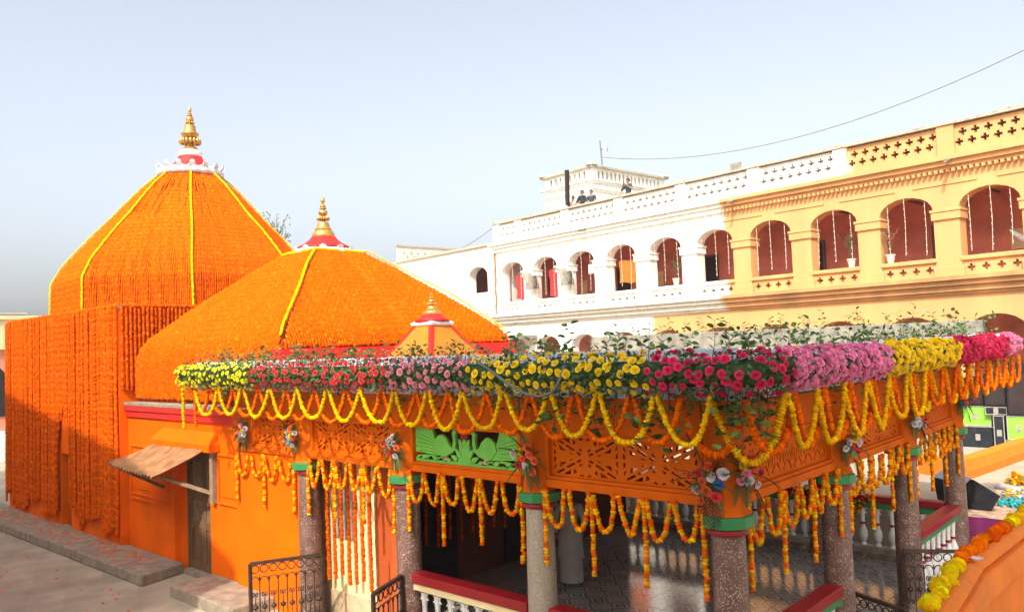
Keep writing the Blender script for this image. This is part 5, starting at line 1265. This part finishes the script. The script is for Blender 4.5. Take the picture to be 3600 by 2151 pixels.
# flower heap on the roof
def heap(name, n, fn, cols, rad, label, cat, kind='stuff'):
    V = []; F = []; C_ = []
    for k in range(n):
        c = np.array(fn()); r = rad*random.uniform(0.7, 1.25); col = np.array(random.choice(cols))*random.uniform(0.8, 1.1); nb = len(V)
        for j, (zz, rr) in enumerate(((-0.5, 0.7), (0.1, 1.0), (0.55, 0.7))):
            for a in range(6): q = rr*random.uniform(.75, 1.2); V.append(c+r*np.array([q*math.cos(a*1.047+j*.5), q*math.sin(a*1.047+j*.5), zz])); C_.append(col)
        V.append(c+np.array([0, 0, r*0.6])); C_.append(col*0.9)
        for j in range(2):
            for a in range(6):
                a2 = (a+1) % 6; F += [(nb+j*6+a, nb+j*6+a2, nb+(j+1)*6+a2), (nb+j*6+a, nb+(j+1)*6+a2, nb+(j+1)*6+a)]
        for a in range(6): F.append((nb+12+a, nb+12+(a+1) % 6, nb+18))
    o = np_obj(name, V, F, 'marigold', None, np.array(C_)); return tag(o, label, cat, kind=kind)
heap('marigold_heap', 900, lambda: (lambda x: (x, random.uniform(7.6, 9.2+ (x+10.5)*0.8), RZ+abs(random.gauss(0, 0.03))+0.015))(random.uniform(-10.6, -6.9)), (OR1, OR2, AM, YE), 0.035, 'loose orange marigold heads heaped on the pavilion roof', 'flower heap')
heap('roof_petals', 70, lambda: (random.uniform(-6.8, -3.6), random.uniform(7.4, 16.2), RZ+0.015), (OR1, OR2, YE), 0.028, 'single marigold heads scattered over the roof concrete', 'petals')

# ------------------------------------------------------------------ marigold swags
def garl(path, label, group, rad, pitch, cols, sides=10, jit=0.26):
    v, f, c = garland(path, rad, pitch, cols, sides, jit, 0.72); o = np_obj('marigold_swag', v, f, 'marigold', None, c); return tag(o, label, 'garland', group)
YL = [-13.42, -12.59, -11.77, -10.94, -10.15, -9.36, -8.57, -7.87, -7.25, -6.59, -5.89, -5.26, -4.55, -3.89]
YL = [v*0.978 for v in YL]
pk_ = [-13.6]+[(YL[i]+YL[i+1])/2 for i in range(len(YL)-1)]+[-3.50]
for k in range(len(YL)):
    zt = 3.71+random.uniform(-.02, .02); lo = 3.25+random.uniform(-.03, .03)-(0.05 if k > 11 else 0); yy = 6.52
    garl(swag((pk_[k]+0.015, yy, zt), (pk_[k+1]-0.015, yy, zt+random.uniform(-.02, .02)), zt-lo), '%s yellow marigold swag from the left along the front eave' % ORD[k], 'yellow swags along the front eave', 0.028, 0.027, (YE, YB*0.95))
op = [-13.75]+[y_+0.02 for y_ in YL[:-1]]+[-3.85]
for k in range(len(op)-1):
    zt = 3.69; lo = 3.23+random.uniform(-.03, .03)
    garl(swag((op[k]+0.015, 6.56, zt), (op[k+1]-0.015, 6.56, zt), zt-lo), '%s orange marigold swag from the left along the front eave' % ORD[k], 'orange swags along the front eave', 0.028, 0.027, (OR1, OR2))
# corner swags
garl(swag((-3.60, 6.62, 3.68), (-3.02, 6.92, 3.68), 0.62, 34), 'large yellow marigold swag hanging around the near roof corner', None, 0.034, 0.030, (YE, YE*0.96))
garl(swag((-3.95, 6.68, 3.68), (-3.24, 6.66, 3.68), 0.55), 'orange marigold swag just left of the near roof corner', None, 0.033, 0.030, (OR1, OR2))
garl(swag((-3.24, 6.62, 3.68), (-3.06, 7.25, 3.68), 0.52), 'orange marigold swag just right of the near roof corner', None, 0.033, 0.030, (OR1, OR2))
y = 6.95; k = 0
while y < 17.0:
    w = random.uniform(0.66, 0.76)
    garl(swag(((-3.02 if k < 6 else -3.14), y+0.01, 3.70), ((-3.02 if k < 6 else -3.14), y+w-0.01, 3.70), random.uniform(0.52, 0.6)), '%s yellow marigold swag from the corner along the right eave' % ORD[k], 'yellow swags along the right eave', 0.029, 0.027, (YE, YE*0.95))
    garl(swag((-3.08, y+0.33, 3.70), (-3.08, y+0.33+w-0.02, 3.70), random.uniform(0.50, 0.58)), '%s orange marigold swag from the corner along the right eave' % ORD[k], 'orange swags along the right eave', 0.029, 0.027, (OR1, OR2))
    y += w; k += 1
# hanging ends at the left end of the roll
garl([(-13.98, 6.50, 3.72), (-13.97, 6.50, 3.3), (-13.96, 6.50, 2.93)], 'yellow marigold string hanging from the left end of the eave', None, 0.030, 0.04, (YE, YB))
garl([(-13.55, 6.52, 3.70), (-13.54, 6.52, 3.3), (-13.55, 6.52, 2.98)], 'orange marigold string hanging near the left end of the eave', None, 0.030, 0.04, (OR1, OR2))
# lower swags under the beams
BIC = (AM, AM*1.02, OR2, OR1, AM, YE, OR2)
def lower(axis, a, b_, fixed, bayname, n=6, ztop=2.56, drops=(0, 2, 4, 6)):
    P = lambda u, z: (a+u, fixed, z) if axis == 'x' else (fixed, a+u, z)
    L_ = b_-a
    for i in range(n):
        u0, u1 = L_*i/n, L_*(i+1)/n; sag = random.uniform(0.38, 0.46)
        garl(swag(P(u0+0.03, ztop), P(u1-0.03, ztop), sag, 30), '%s amber marigold swag from the left %s' % (ORD[i], bayname) if axis == 'x' else '%s amber marigold swag from the corner %s' % (ORD[i], bayname), 'amber swags ' + bayname, 0.029, 0.038, BIC[random.randrange(4):]+BIC)
    for j, d in enumerate(drops):
        u = L_*d/n; ln = random.uniform(0.86, 1.02)
        garl([P(u, ztop), P(u+0.01, ztop-ln/2), P(u+random.uniform(-.02, .02), ztop-ln)], '%s hanging marigold drop from the %s %s' % (ORD[j], 'left' if axis == 'x' else 'corner', bayname), 'amber drops ' + bayname, 0.029, 0.038, BIC[random.randrange(4):]+BIC)
lower('x', -13.30, -11.45, YD-0.12, 'on the orange entrance wall', 4, 2.52, (0, 2, 4))
lower('x', XA[0]+0.17, XA[1]-0.15, YD-0.13, 'between the red granite columns')
lower('x', XA[1]+0.17, XA[2]-0.17, YD-0.13, 'below the green peacock panel')
lower('x', XA[2]+0.19, XA[3]-0.20, YD-0.13, 'below the corner front panel')
lower('y', YR[0]+0.2, YR[1]-0.17, XD+0.13, 'in the first right bay')
lower('y', YR[1]+0.17, YR[2]-0.17, XD+0.13, 'in the middle right bay')
lower('y', YR[2]+0.17, YR[3]-0.17, XD+0.13, 'in the last right bay')
# ------------------------------------------------------------------ bouquets at the capitals
def frond_mb(n, L_, w, droop, thin):
    mb = MB(); pts = [Vector((0, 0.0, 0)) for _ in range(0)]
    pts = [Vector((L_*i/8, 0, -droop*(i/8)**2)) for i in range(9)]; mb.tube(pts, 0.004, 4)
    for i in range(n):
        t = 0.12+0.86*i/n; k = min(int(t*8), 7); p = pts[k].lerp(pts[k+1], t*8-k); ll = w*math.sin(math.pi*min(1, 0.25+t*0.75))**0.8
        for s in (-1, 1):
            e = p+Vector((ll*0.75, s*ll*0.75, -0.25*ll)); c = Vector((-0.5*thin, s*thin*0.5, 0)); mb.add([p-c, p.lerp(e, .5)-c*1.2, e, p.lerp(e, .5)+c*1.2, p+c], [(0, 1, 2, 3, 4)])
    return mb
FERN = free_mesh(frond_mb(12, 0.24, 0.06, 0.08, 0.0055), 'fern_frond', 'fern', False)
PALM = free_mesh(frond_mb(11, 0.32, 0.13, 0.04, 0.0055), 'palm_frond', 'palm_dark', False)
def bouquet(p, out, label, cols, palms=1, scl=1.0):
    scl *= 1.35; cols = cols+cols[:3]
    p = Vector(p); out = Vector(out).normalized(); bq = thing('bouquet', label, 'bouquet', p, 'bouquets on the column capitals')
    side = out.cross(Vector((0, 0, 1)))
    for k in range(10):
        a = math.pi*2*k/10+random.uniform(-.3, .3); d = side*math.cos(a)+Vector((0, 0, math.sin(a)*1.1))+out*0.25
        me = PALM if k in ((2, 3, 7) if palms > 1 else (2, 7)) and palms else FERN
        q = d.normalized().to_track_quat('X', 'Z'); inst('palm_frond' if me is PALM else 'fern_frond', me, p+d*0.02, q, scl*random.uniform(0.8, 1.1), bq)
    for k in range(12):
        a = random.uniform(0, 6.28); d = side*math.cos(a)+Vector((0, 0, math.sin(a)))+out*random.uniform(0.2, 1.0); inst('fern_frond', FERN, p+out*0.02, d.normalized().to_track_quat('X', 'Z'), scl*random.uniform(0.35, 0.65), bq)
    for k in range(12):
        a = k*0.53+random.uniform(-.2, .2); d = side*math.cos(a)+Vector((0, 0, math.sin(a)))+out*random.uniform(0.1, 0.6); inst('leaf', LEAF[k % 3], p+d*random.uniform(0.03, 0.07)*scl+out*0.03, d.normalized().to_track_quat('X', 'Z'), 0.075*scl*random.uniform(0.7, 1.2), bq)
    for k, cname in enumerate(cols):
        a = k*2.39; r = 0.028+0.019*k**0.75; d = side*math.cos(a)*r*1.1+Vector((0, 0, math.sin(a)*r))
        q = (out+d*4).normalized().to_track_quat('Z', 'Y'); inst('flower', random.choice(ROSE[cname]), p+d*scl+out*0.07, q, 0.038*scl*random.uniform(0.8, 1.15), bq)
F_ = Vector((0, -1, 0)); R_ = Vector((1, 0, 0))
bouquet((-12.95, 7.10, 2.86), F_, 'bouquet with yellow and pink blooms left of the entrance wall swags', ['r_pink', 'r_yellow', 'r_white', 'r_orange', 'r_white', 'r_white', 'r_pink'], 0)
bouquet((-11.25, 7.02, 2.88), F_, 'bouquet of white blooms on the first red granite column', ['r_white', 'r_yellow', 'r_white', 'r_white', 'r_orange', 'r_white', 'r_orange'], 0)
bouquet((-8.68, 7.02, 2.88), F_, 'bouquet of white blooms with one red rose on the second column', ['r_white', 'r_white', 'r_red', 'r_white', 'r_orange', 'r_white'], 0)
bouquet((-6.20, 7.02, 2.88), F_, 'bouquet of coral blooms on the pale grey column', ['r_orange', 'r_orange', 'r_white', 'r_yellow', 'r_orange', 'r_red'], 0, 1.1)
bouquet((-3.86, 7.02, 2.82), F_, 'large bouquet with palm fronds on the front of the corner column', ['r_orange', 'r_white', 'r_orange', 'r_red', 'r_blue', 'r_white', 'r_orange', 'r_red'], 2, 1.1)
bouquet((-3.58, 7.22, 2.90), R_+F_*0.5, 'bouquet with coral and pink blooms on the right of the corner column', ['r_mauve', 'r_orange', 'r_white', 'r_yellow', 'r_red'], 1)
bouquet((-3.58, 9.98, 2.88), R_+F_*0.4, 'bouquet with white and yellow blooms on the second right column', ['r_white', 'r_yellow', 'r_red', 'r_orange', 'r_white'], 2)
bouquet((-3.58, 12.82, 2.90), R_+F_*0.4, 'bouquet of dark red and white blooms on the third right column', ['r_white', 'r_red', 'r_white', 'r_yellow', 'r_red'], 1)
bouquet((-3.58, 15.65, 2.98), R_+F_*0.4, 'bouquet with a blue bloom on the farthest right column', ['r_red', 'r_blue', 'r_orange', 'r_yellow'], 2)
# ------------------------------------------------------------------ right court: stage gear
random.seed(51)
def vbox(b, x0, x1, y0, y1, z0, z1): return b.box(x0, x1, y0, y1, z0, z1)
def flight_case(x0, x1, y0, y1, z0, z1, mat, label, latch=2):
    c = thing('flight_case', label, 'flight case', ((x0+x1)/2, y0, z0), 'flight cases by the arcade')
    MB().box(x0+0.02, x1-0.02, y0+0.02, y1-0.02, z0+0.02, z1-0.02).build('body', mat, c)
    e = MB(); w = 0.024
    for xx in (x0, x1-w):
        for yy in (y0, y1-w): e.box(xx, xx+w, yy, yy+w, z0+w, z1-w)
    for zz in (z0, z1-w):
        for yy in (y0, y1-w): e.box(x0, x1, yy, yy+w, zz, zz+w)
        for xx in (x0, x1-w): e.box(xx, xx+w, y0+w, y1-w, zz, zz+w)
    e.build('edge_trim', 'alu', c)
    for k in range(latch):
        xx = x0+(x1-x0)*(k+0.5)/latch
        MB().box(xx-0.06, xx+0.06, y0+0.005, y0+0.019, (z0+z1)/2-0.09, (z0+z1)/2+0.09).box(xx-0.02, xx+0.02, y0-0.01, y0+0.005, (z0+z1)/2-0.06, (z0+z1)/2+0.06).build('latch', 'alu', c)
def cabinet(x0, x1, y0, y1, z0, z1, label):
    c = thing('loudspeaker', label, 'speaker', ((x0+x1)/2, y0, z0), 'loudspeakers stacked on the cases')
    MB().box(x0, x1, y0, y1, z0, z1).build('cabinet', 'black', c, bevel=0.015)
    MB().box(x0+0.05, x1-0.05, y0-0.012, y0-0.001, z0+0.06, z1-0.30).build('grille', 'dark', c)
    MB().box(x0+(x1-x0)*0.35, x0+(x1-x0)*0.65, y0-0.014, y0-0.001, z1-0.22, z1-0.10).build('handle', 'case_dark', c)
Y0 = 26.2
flight_case(-7.0, -5.22, Y0, Y0+0.8, TZ, 1.37, 'case_dark', 'low dark flight case with metal edges under the green one')
flight_case(-6.95, -5.30, Y0+0.05, Y0+0.75, 1.375, 1.95, 'case_green', 'bright green flight case stacked on the dark left case')
flight_case(-5.20, -4.93, Y0-0.25, Y0+0.5, TZ, 1.72, 'case_dark', 'tall narrow dark flight case standing between the stacks', 1)
flight_case(-4.86, -3.7, Y0-0.3, Y0+0.5, 1.05, 1.72, 'case_green', 'bright green flight case at the right picture edge')
flight_case(-4.92, -3.7, Y0-0.35, Y0+0.4, TZ, 1.045, 'case_dark', 'flat dark flight case under the right green case')
cabinet(-6.6, -5.95, Y0+0.1, Y0+0.7, 1.955, 2.75, 'small dark loudspeaker on the green case nearest the last column')
cabinet(-5.93, -5.45, Y0+0.1, Y0+0.7, 1.955, 2.80, 'dark loudspeaker in the middle of the stack on the green case')
cabinet(-5.42, -4.85, Y0-0.1, Y0+0.6, 1.725+0.23, 2.90, 'scuffed dark loudspeaker left of the tallest one')
flight_case(-5.42, -4.87, Y0-0.1, Y0+0.55, 1.725, 1.952, 'case_dark', 'thin dark case board below the scuffed loudspeaker', 1)
cabinet(-4.82, -3.9, Y0-0.3, Y0+0.5, 1.725, 3.22, 'tallest grey black loudspeaker at the right picture edge')
# orange cloth-covered kerb
P = [(-5.75, 21.05), (-4.86, 20.45), (-4.60, 22.5), (-4.32, 25.0), (-4.15, 25.8)]
b = MB(); vs = []; fs = []
for i, (x, y) in enumerate(P):
    vs += [(x-0.14, y, TZ), (x-0.14, y, TZ+0.45), (x-0.12, y, TZ+0.49), (x+0.12, y, TZ+0.49), (x+0.14, y, TZ+0.45), (x+0.17, y, TZ+0.2), (x+0.14, y, TZ)]
for i in range(len(P)-1):
    for k in range(6): fs.append((i*7+k, i*7+k+1, (i+1)*7+k+1, (i+1)*7+k))
fs += [(6, 5, 4, 3, 2, 1, 0), tuple(28+k for k in range(7))]
o = b.add(vs, fs).build('orange_kerb', 'cloth_orange', None, bevel=0.01); tag(o, 'low orange cloth-covered kerb running back toward the flight cases', 'kerb')
# carpet, purple drape, wedge monitor
o = MB().box(-3.95, 4, 16.72, 19.4, TZ+0.002, TZ+0.014).build('carpet', 'carpet', None); tag(o, 'red and cream patterned carpet on the stage edge', 'carpet')
n = 90; vs = []; fs = []
for i in range(n+1):
    x = -4.0+8*i/n; yy = 16.60-0.02-0.025*math.sin(i*0.9)-0.015*math.sin(i*2.3)
    for j in range(6): vs.append((x, yy-0.02*j/5*math.sin(i*0.7), TZ+0.012-(TZ-GZ)*j/5))
for i in range(n):
    for j in range(5): fs.append((i*6+j, (i+1)*6+j, (i+1)*6+j+1, i*6+j+1))
o = MB().add(vs, fs).build('purple_drape', 'cloth_purple', None, smooth=True); tag(o, 'deep purple cloth draped down the front of the stage', 'drape')
wm = thing('wedge_monitor', 'black wedge stage monitor beside the last pavilion column', 'speaker', (-3.7, 17.3, TZ))
prof = [(-3.84, 1.32), (-3.40, 1.05), (-3.57, 0.75), (-3.92, 0.75), (-3.98, 1.20)]
mp = lambda u, v, d: (u-0.75*d, 17.2+0.65*d, v)
MB().plate(prof, [], 0, 1.0, mp).build('cabinet', 'black', wm, bevel=0.012)
for (u, v) in ((-3.83, 1.25), (-3.47, 1.05), (-3.59, 0.81), (-3.88, 0.82), (-3.93, 1.16)):
    MB(Matrix.Translation((u, 17.2, v)) @ Matrix.Rotation(math.pi/2, 4, 'X')).lathe([(0.028, 0), (0.028, 0.012), (0.01, 0.016)], (0, 0, 0), 12).build('rubber_foot', 'case_dark', wm)
MB().add([(-3.86, 17.19, 1.355), (-4.55, 17.84, 1.355), (-4.74, 17.84, 1.21), (-4.0, 17.19, 1.21)], [(0, 1, 2, 3)]).build('grille', 'pipe', wm)
o = MB().tube([(-4.0, 19.75, TZ+0.06), (-2.2, 18.9, TZ+0.06)], 0.05, 12).build('white_pole', 'r_white', None, smooth=True); tag(o, 'white pole lying on the stage beyond the coloured flowers', 'pole')
TEAL = np.array([0.05, 0.40, 0.42])
heap('teal_petal_heap', 260, lambda: (random.uniform(-3.6, -2.4), random.uniform(17.7, 18.5), TZ+0.02+abs(random.gauss(0, 0.04))), (TEAL, TEAL*1.2, TEAL*0.8), 0.035, 'heap of teal petals on the patterned carpet', 'flower heap')
heap('mixed_flower_heap', 420, lambda: (random.uniform(-3.7, -2.3), random.uniform(18.5, 19.4), TZ+0.02+abs(random.gauss(0, 0.05))), ((0.8, 0.05, 0.05), (0.8, 0.75, 0.7), (0.85, 0.6, 0.05), (0.2, 0.35, 0.7), (0.85, 0.25, 0.05), (0.25, 0.4, 0.08)), 0.04, 'heap of red, white and blue flowers beyond the teal petals', 'flower heap')
heap('orange_flower_heap', 220, lambda: (random.uniform(-3.95, -2.9), random.uniform(20.3, 21.4), TZ+0.02+abs(random.gauss(0, 0.05))), (OR1, OR2, (0.10, 0.22, 0.05), YE), 0.045, 'orange marigolds with greens on the paving behind the white pole', 'flower heap')
# flowers piled on the back handrail
def pile():
    x = random.gauss(-6.0, 0.35); return (x, 15.62+random.gauss(0, 0.06), 1.14+random.uniform(-0.35, 0.10)*(1 if abs(x+6) < 0.7 else 0.3))
heap('garland_pile', 380, pile, (AM*0.8, OR1*0.8, OR3*0.8), 0.035, 'tangle of marigold garlands thrown over the back handrail', 'garland')

# ------------------------------------------------------------------ parapet in the right foreground
pts = [(-0.76, 1.6), (-0.84, 2.9), (-0.915, 3.92), (-0.865, 5.0), (-0.80, 6.6)]
prof = [(-0.03, 1.8), (-0.03, 3.15), (-0.015, 3.185), (0.01, 3.20), (0.03, 3.198), (0.05, 3.185), (0.060, 3.165), (0.052, 3.152), (0.030, 3.148), (0.028, 3.136), (0.058, 3.130), (0.072, 3.118), (0.075, 3.03), (0.066, 3.006), (0.040, 2.994), (0.012, 2.985), (0.008, 2.4), (0.01, 1.8)]
vs = []; fs = []
for i, (x, y) in enumerate(pts):
    for (o_, z) in prof: vs.append((x+o_, y, z))
m = len(prof)
for i in range(len(pts)-1):
    for k in range(m-1): fs.append((i*m+k, i*m+k+1, (i+1)*m+k+1, (i+1)*m+k))
M['orange_fg'] = pm('weathered_orange_plaster', (0.70, 0.165, 0.010), 0.75, 0.16, 5, 0.22, 30, dirt=(0.55, 0.23, 0.06), dirt_amt=0.5, dscale=6)
o = MB().add(vs, fs).build('balcony_parapet', 'orange_fg', None, bevel=0.006); tag(o, 'moulded orange plaster parapet close up in the lower right corner', 'parapet')
def parapet_xy(y): return float(np.interp(y, [p[1] for p in pts], [p[0] for p in pts]))
def ed(y0, y1, off, z, n=20): return [(parapet_xy(y)+off+0.01*math.sin(y*31), y, z+0.008*math.sin(y*23)) for y in np.linspace(y0, y1, n)]
for (y0, y1, cols, lab) in ((3.10, 3.78, (YB, YB*0.95), 'fluffy yellow garland on the near end of the foreground parapet'), (3.80, 4.25, (OR2, OR2*1.05), 'light orange garland in the middle of the foreground parapet'),
                            (4.27, 4.62, (OR3*1.05, OR1), 'deep orange garland further up the foreground parapet'), (4.64, 5.3, (YE, YB), 'golden garland at the far end of the foreground parapet')):
    v, f, c = garland(ed(y0, y1, -0.012, 3.212), 0.026, 0.018, cols, 12, 0.34); o = np_obj('parapet_garland', v, f, 'marigold', None, c); tag(o, lab, 'garland', 'garlands on the foreground parapet')
o = MB()
for k in range(9):
    a = k*0.7; d = Vector((math.cos(a), math.sin(a), 0.5)); q = d.to_track_quat('X', 'Z').to_matrix().to_4x4(); q.translation = Vector((parapet_xy(3.86)+0.04, 3.86, 3.207)); o.m = q; o.add([(0, 0, 0), (0.018, 0.010, 0.004), (0.034, 0, 0), (0.018, -0.010, 0.004)], [(0, 1, 2, 3)])
o = o.build('white_flower', 'r_white', None); tag(o, 'single white blossom lying on the foreground parapet', 'flower')

# ------------------------------------------------------------------ people
def skin_obj(name, verts, edges, radii, mat, parent, root=0, sub=2, loc=None, rot=0.0):
    me = bpy.data.meshes.new(name); me.from_pydata(verts, edges, []); me.materials.append(M[mat] if isinstance(mat, str) else mat)
    o = bpy.data.objects.new(name, me); link(o, parent)
    md = o.modifiers.new('skin', 'SKIN'); md.use_smooth_shade = True
    sv = me.skin_vertices[0].data if me.skin_vertices else None
    if sv is None:
        bm = bmesh.new(); bm.from_mesh(me); bm.verts.layers.skin.verify(); bm.to_mesh(me); bm.free(); sv = me.skin_vertices[0].data
    for i, r in enumerate(radii): sv[i].radius = (r, r) if not hasattr(r, '__len__') else r; sv[i].use_root = (i == root)
    sm = o.modifiers.new('sub', 'SUBSURF'); sm.levels = sub; sm.render_levels = sub
    o.rotation_euler = (0, 0, rot); return o
def hand(par, w, e, rot, name='hand'):
    """palm and five fingers continuing the forearm from elbow e to wrist w (local coords)"""
    w = Vector(w); d = (w-Vector(e)).normalized(); s = d.cross(Vector((0, 1, 0.2))).normalized(); nrm = d.cross(s)
    mb = MB(); pc = w+d*0.045
    mb.tube([w, w+d*0.03, w+d*0.075, w+d*0.09], [0.022, 0.034, 0.036, 0.028], 8)
    for k, l in enumerate((0.062, 0.072, 0.068, 0.052)):
        b0 = w+d*0.082+s*(0.022-0.015*k); mb.tube([b0, b0+d*l*0.55+nrm*0.006, b0+d*l*0.9+nrm*0.022], [0.009, 0.0085, 0.006], 6)
    b0 = w+d*0.03+s*0.03; mb.tube([b0, b0+d*0.03+s*0.02, b0+d*0.055+s*0.022+nrm*0.012], [0.010, 0.009, 0.007], 6)
    o = mb.build(name, 'skin', None, smooth=True, org=(0, 0, 0)); o.parent = par; ORG[o.name] = ORG[par.name]; o.rotation_euler = (0, 0, rot); return o
def person(loc, rot, h, label, top, arms, cap=None, robe=False, trouser='trouser', group='people on the palace roof'):
    p = thing('person', label, 'person', loc, group); k = h/1.70
    S = lambda v: tuple(c*k for c in v)
    V = [(0, 0, .93), (0, 0, 1.10), (0, .01, 1.30), (0, 0, 1.43), (0, -.01, 1.50), (0, -.025, 1.56), (0, -.02, 1.64), (0, -.015, 1.695)]
    R_0 = [(.15, .11), (.13, .10), (.16, .11), (.10, .075), .052, (.068, .078), (.076, .092), (.045, .055)]
    E_ = [(i, i+1) for i in range(7)]
    for s in (-1, 1):
        el, wr = arms[0 if s < 0 else 1]; b0 = len(V)
        V += [(s*.175, 0, 1.40), el, wr]; R_0 += [.062, .044, .030]; E_ += [(3, b0), (b0, b0+1), (b0+1, b0+2)]
        b0 = len(V); V += [(s*.09, 0, .86), (s*.10, -.015, .48), (s*.10, .02, .09), (s*.105, -.12, .035)]; R_0 += [.095, .062, .042, .035]; E_ += [(0, b0), (b0, b0+1), (b0+1, b0+2), (b0+2, b0+3)]
    body = skin_obj('body', [S(v) for v in V], E_, [((r, r) if not hasattr(r, '__len__') else r) for r in R_0], 'skin', p, rot=rot)
    Vt = [V[0], V[1], V[2], V[3]]; Rt = [(.165, .125), (.150, .118), (.178, .128), (.115, .09)]; Et = [(0, 1), (1, 2), (2, 3)]
    full = top in ('shirt_black', 'kurta') or robe
    ix = 8
    for s in (-1, 1):
        sh_, el, wr = V[ix], V[ix+1], V[ix+2]; b0 = len(Vt); f = 0.95 if full else 0.6
        Vt += [sh_, tuple(sh_[i]+(el[i]-sh_[i])*f for i in range(3))]; Rt += [.076, .066]; Et += [(3, b0), (b0, b0+1)]
        if full: Vt.append(tuple(el[i]+(wr[i]-el[i])*0.9 for i in range(3))); Rt.append(.048); Et.append((b0+1, b0+2))
        ix += 7
    skin_obj('shirt', [S(v) for v in Vt], Et, Rt, top, p, rot=rot)
    if robe:
        for nm, prof_, pl in (('dhoti', [(.17, .13, .98), (.19, .15, .80), (.195, .16, .45), (.205, .17, .12), (.20, .165, .07)], 0.05), ('kurta_skirt', [(.165, .13, 1.08), (.205, .165, .90), (.225, .185, .62), (.235, .19, .50)], 0.03)):
            mb = MB(); n = 40; vs = []; fs = []
            for ri, (ra, rb, z) in enumerate(prof_):
                for q in range(n):
                    a = 2*math.pi*q/n; w = 1+pl*(ri/len(prof_))*math.sin(a*9+ri*0.3)+pl*0.5*math.sin(a*4+1); vs.append(S((ra*w*math.cos(a), rb*w*math.sin(a), z)))
            for ri in range(len(prof_)-1):
                for q in range(n): fs.append((ri*n+q, ri*n+(q+1) % n, (ri+1)*n+(q+1) % n, (ri+1)*n+q))
            do = mb.add(vs, fs).build(nm, top, None, smooth=True, org=(0, 0, 0)); do.parent = p; ORG[do.name] = ORG[p.name]; do.rotation_euler = (0, 0, rot)
    else:
        Vl = [(0, 0, .97)]; Rl = [(.165, .125)]; El = []
        for s in (-1, 1):
            b0 = len(Vl); Vl += [(s*.095, 0, .84), (s*.10, -.01, .48), (s*.10, .02, .10)]; Rl += [.108, .078, .062]; El += [(0, b0), (b0, b0+1), (b0+1, b0+2)]
        skin_obj('trousers', [S(v) for v in Vl], El, Rl, trouser, p, rot=rot)
    hm = MB(); hm.ball(S((0, .005, 1.668)), .098*k, 12, 8, (0.86, 1.0, .80)); hm.ball(S((0, .045, 1.62)), .075*k, 10, 6, (1.02, .85, 1.0))
    ho = hm.build('hair' if cap is None else 'cap', 'hair' if cap is None else cap, None, smooth=True, org=(0, 0, 0)); ho.parent = p; ORG[ho.name] = ORG[p.name]; ho.rotation_euler = (0, 0, rot)
    fm_ = MB(); fm_.add([S(v) for v in ((0, -.128, 1.585), (-.016, -.105, 1.578), (.016, -.105, 1.578), (0, -.108, 1.63))], [(0, 1, 3), (0, 3, 2), (0, 2, 1)])
    fo_ = fm_.build('nose', 'skin', None, org=(0, 0, 0)); fo_.parent = p; ORG[fo_.name] = ORG[p.name]; fo_.rotation_euler = (0, 0, rot)
    em = MB()
    for s in (-1, 1): em.ball(S((s*.032, -.098, 1.628)), .011*k, 6, 4)
    em.box(-.022*k, .022*k, -.112*k, -.095*k, 1.545*k, 1.552*k)
    eo = em.build('eyes_and_mouth', 'hair', None, smooth=True, org=(0, 0, 0)); eo.parent = p; ORG[eo.name] = ORG[p.name]; eo.rotation_euler = (0, 0, rot)
    for s in (0, 1): hand(p, S(arms[s][1]), S(arms[s][0]), rot)
    if not robe:
        for s in (-1, 1):
            b = MB().tube([S((s*.10, .05, .04)), S((s*.10, -.03, .045)), S((s*.105, -.16, .03))], [.045*k, .05*k, .035*k], 8)
            q = b.build('shoe', 'hair', None, smooth=True, org=(0, 0, 0)); q.parent = p; ORG[q.name] = ORG[p.name]; q.rotation_euler = (0, 0, rot)
    return p
RF = -ANG
up_arms = [((-.34, -.10, 1.16), (-.06, -.26, 1.42)), ((.34, -.10, 1.16), (.06, -.26, 1.42))]
fold = [((-.30, -.06, 1.13), (-.02, -.24, 1.12)), ((.30, -.06, 1.13), (.04, -.22, 1.08))]
down = [((-.26, .02, 1.13), (-.24, -.12, .90)), ((.27, .02, 1.13), (.26, -.12, .90))]
person(fpt(-15.55, 0.75, 10.2), RF, 1.76, 'person in navy t-shirt raising both hands to the face on the roof', 'shirt_navy', up_arms)
person(fpt(-18.66, 0.8, 10.2), RF+0.15, 1.74, 'person in black jacket and cap leaning behind the roof parapet', 'shirt_black', fold, cap='shirt_black')
person(fpt(-18.02, 0.8, 10.2), RF+0.3, 1.64, 'person in dark shirt standing right of the black jacket on the roof', 'shirt_navy', down)
M['check'] = pm('checked_shirt', (0.62, 0.50, 0.45), 0.85, 0.2, 8, 0.1, 50, dirt=(0.35, 0.08, 0.06), dirt_amt=0.9, dscale=14)
person(fpt(-19.45, 0.95, 10.2), RF, 1.58, 'person in checked shirt half hidden by the dark roof post', 'check', fold)
person((-8.90, 11.1, FZ+0.004), math.pi+0.5, 1.68, 'person in off-white kurta seen from behind inside the pavilion', 'kurta', [((-.27, .0, 1.14), (-.20, -.10, .90)), ((.27, .0, 1.14), (.25, -.08, .88))], robe=True, group=None)

# ------------------------------------------------------------------ haze in the air
hz = MB().box(-460, 60, -40, 400, GZ-1.0, 40).build('haze', 'hill', None, org=(0, 0, 0)); hz['kind'] = 'stuff'
hm_ = bpy.data.materials.new('haze_air'); hm_.use_nodes = True; nt_h = hm_.node_tree; nt_h.nodes.clear()
ho_ = nt_h.nodes.new('ShaderNodeOutputMaterial'); pv = nt_h.nodes.new('ShaderNodeVolumePrincipled')
pv.inputs['Color'].default_value = (0.90, 0.93, 0.97, 1); pv.inputs['Density'].default_value = 0.0007; pv.inputs['Anisotropy'].default_value = 0.2
nt_h.links.new(pv.outputs[0], ho_.inputs['Volume']); hz.data.materials.clear(); hz.data.materials.append(hm_)
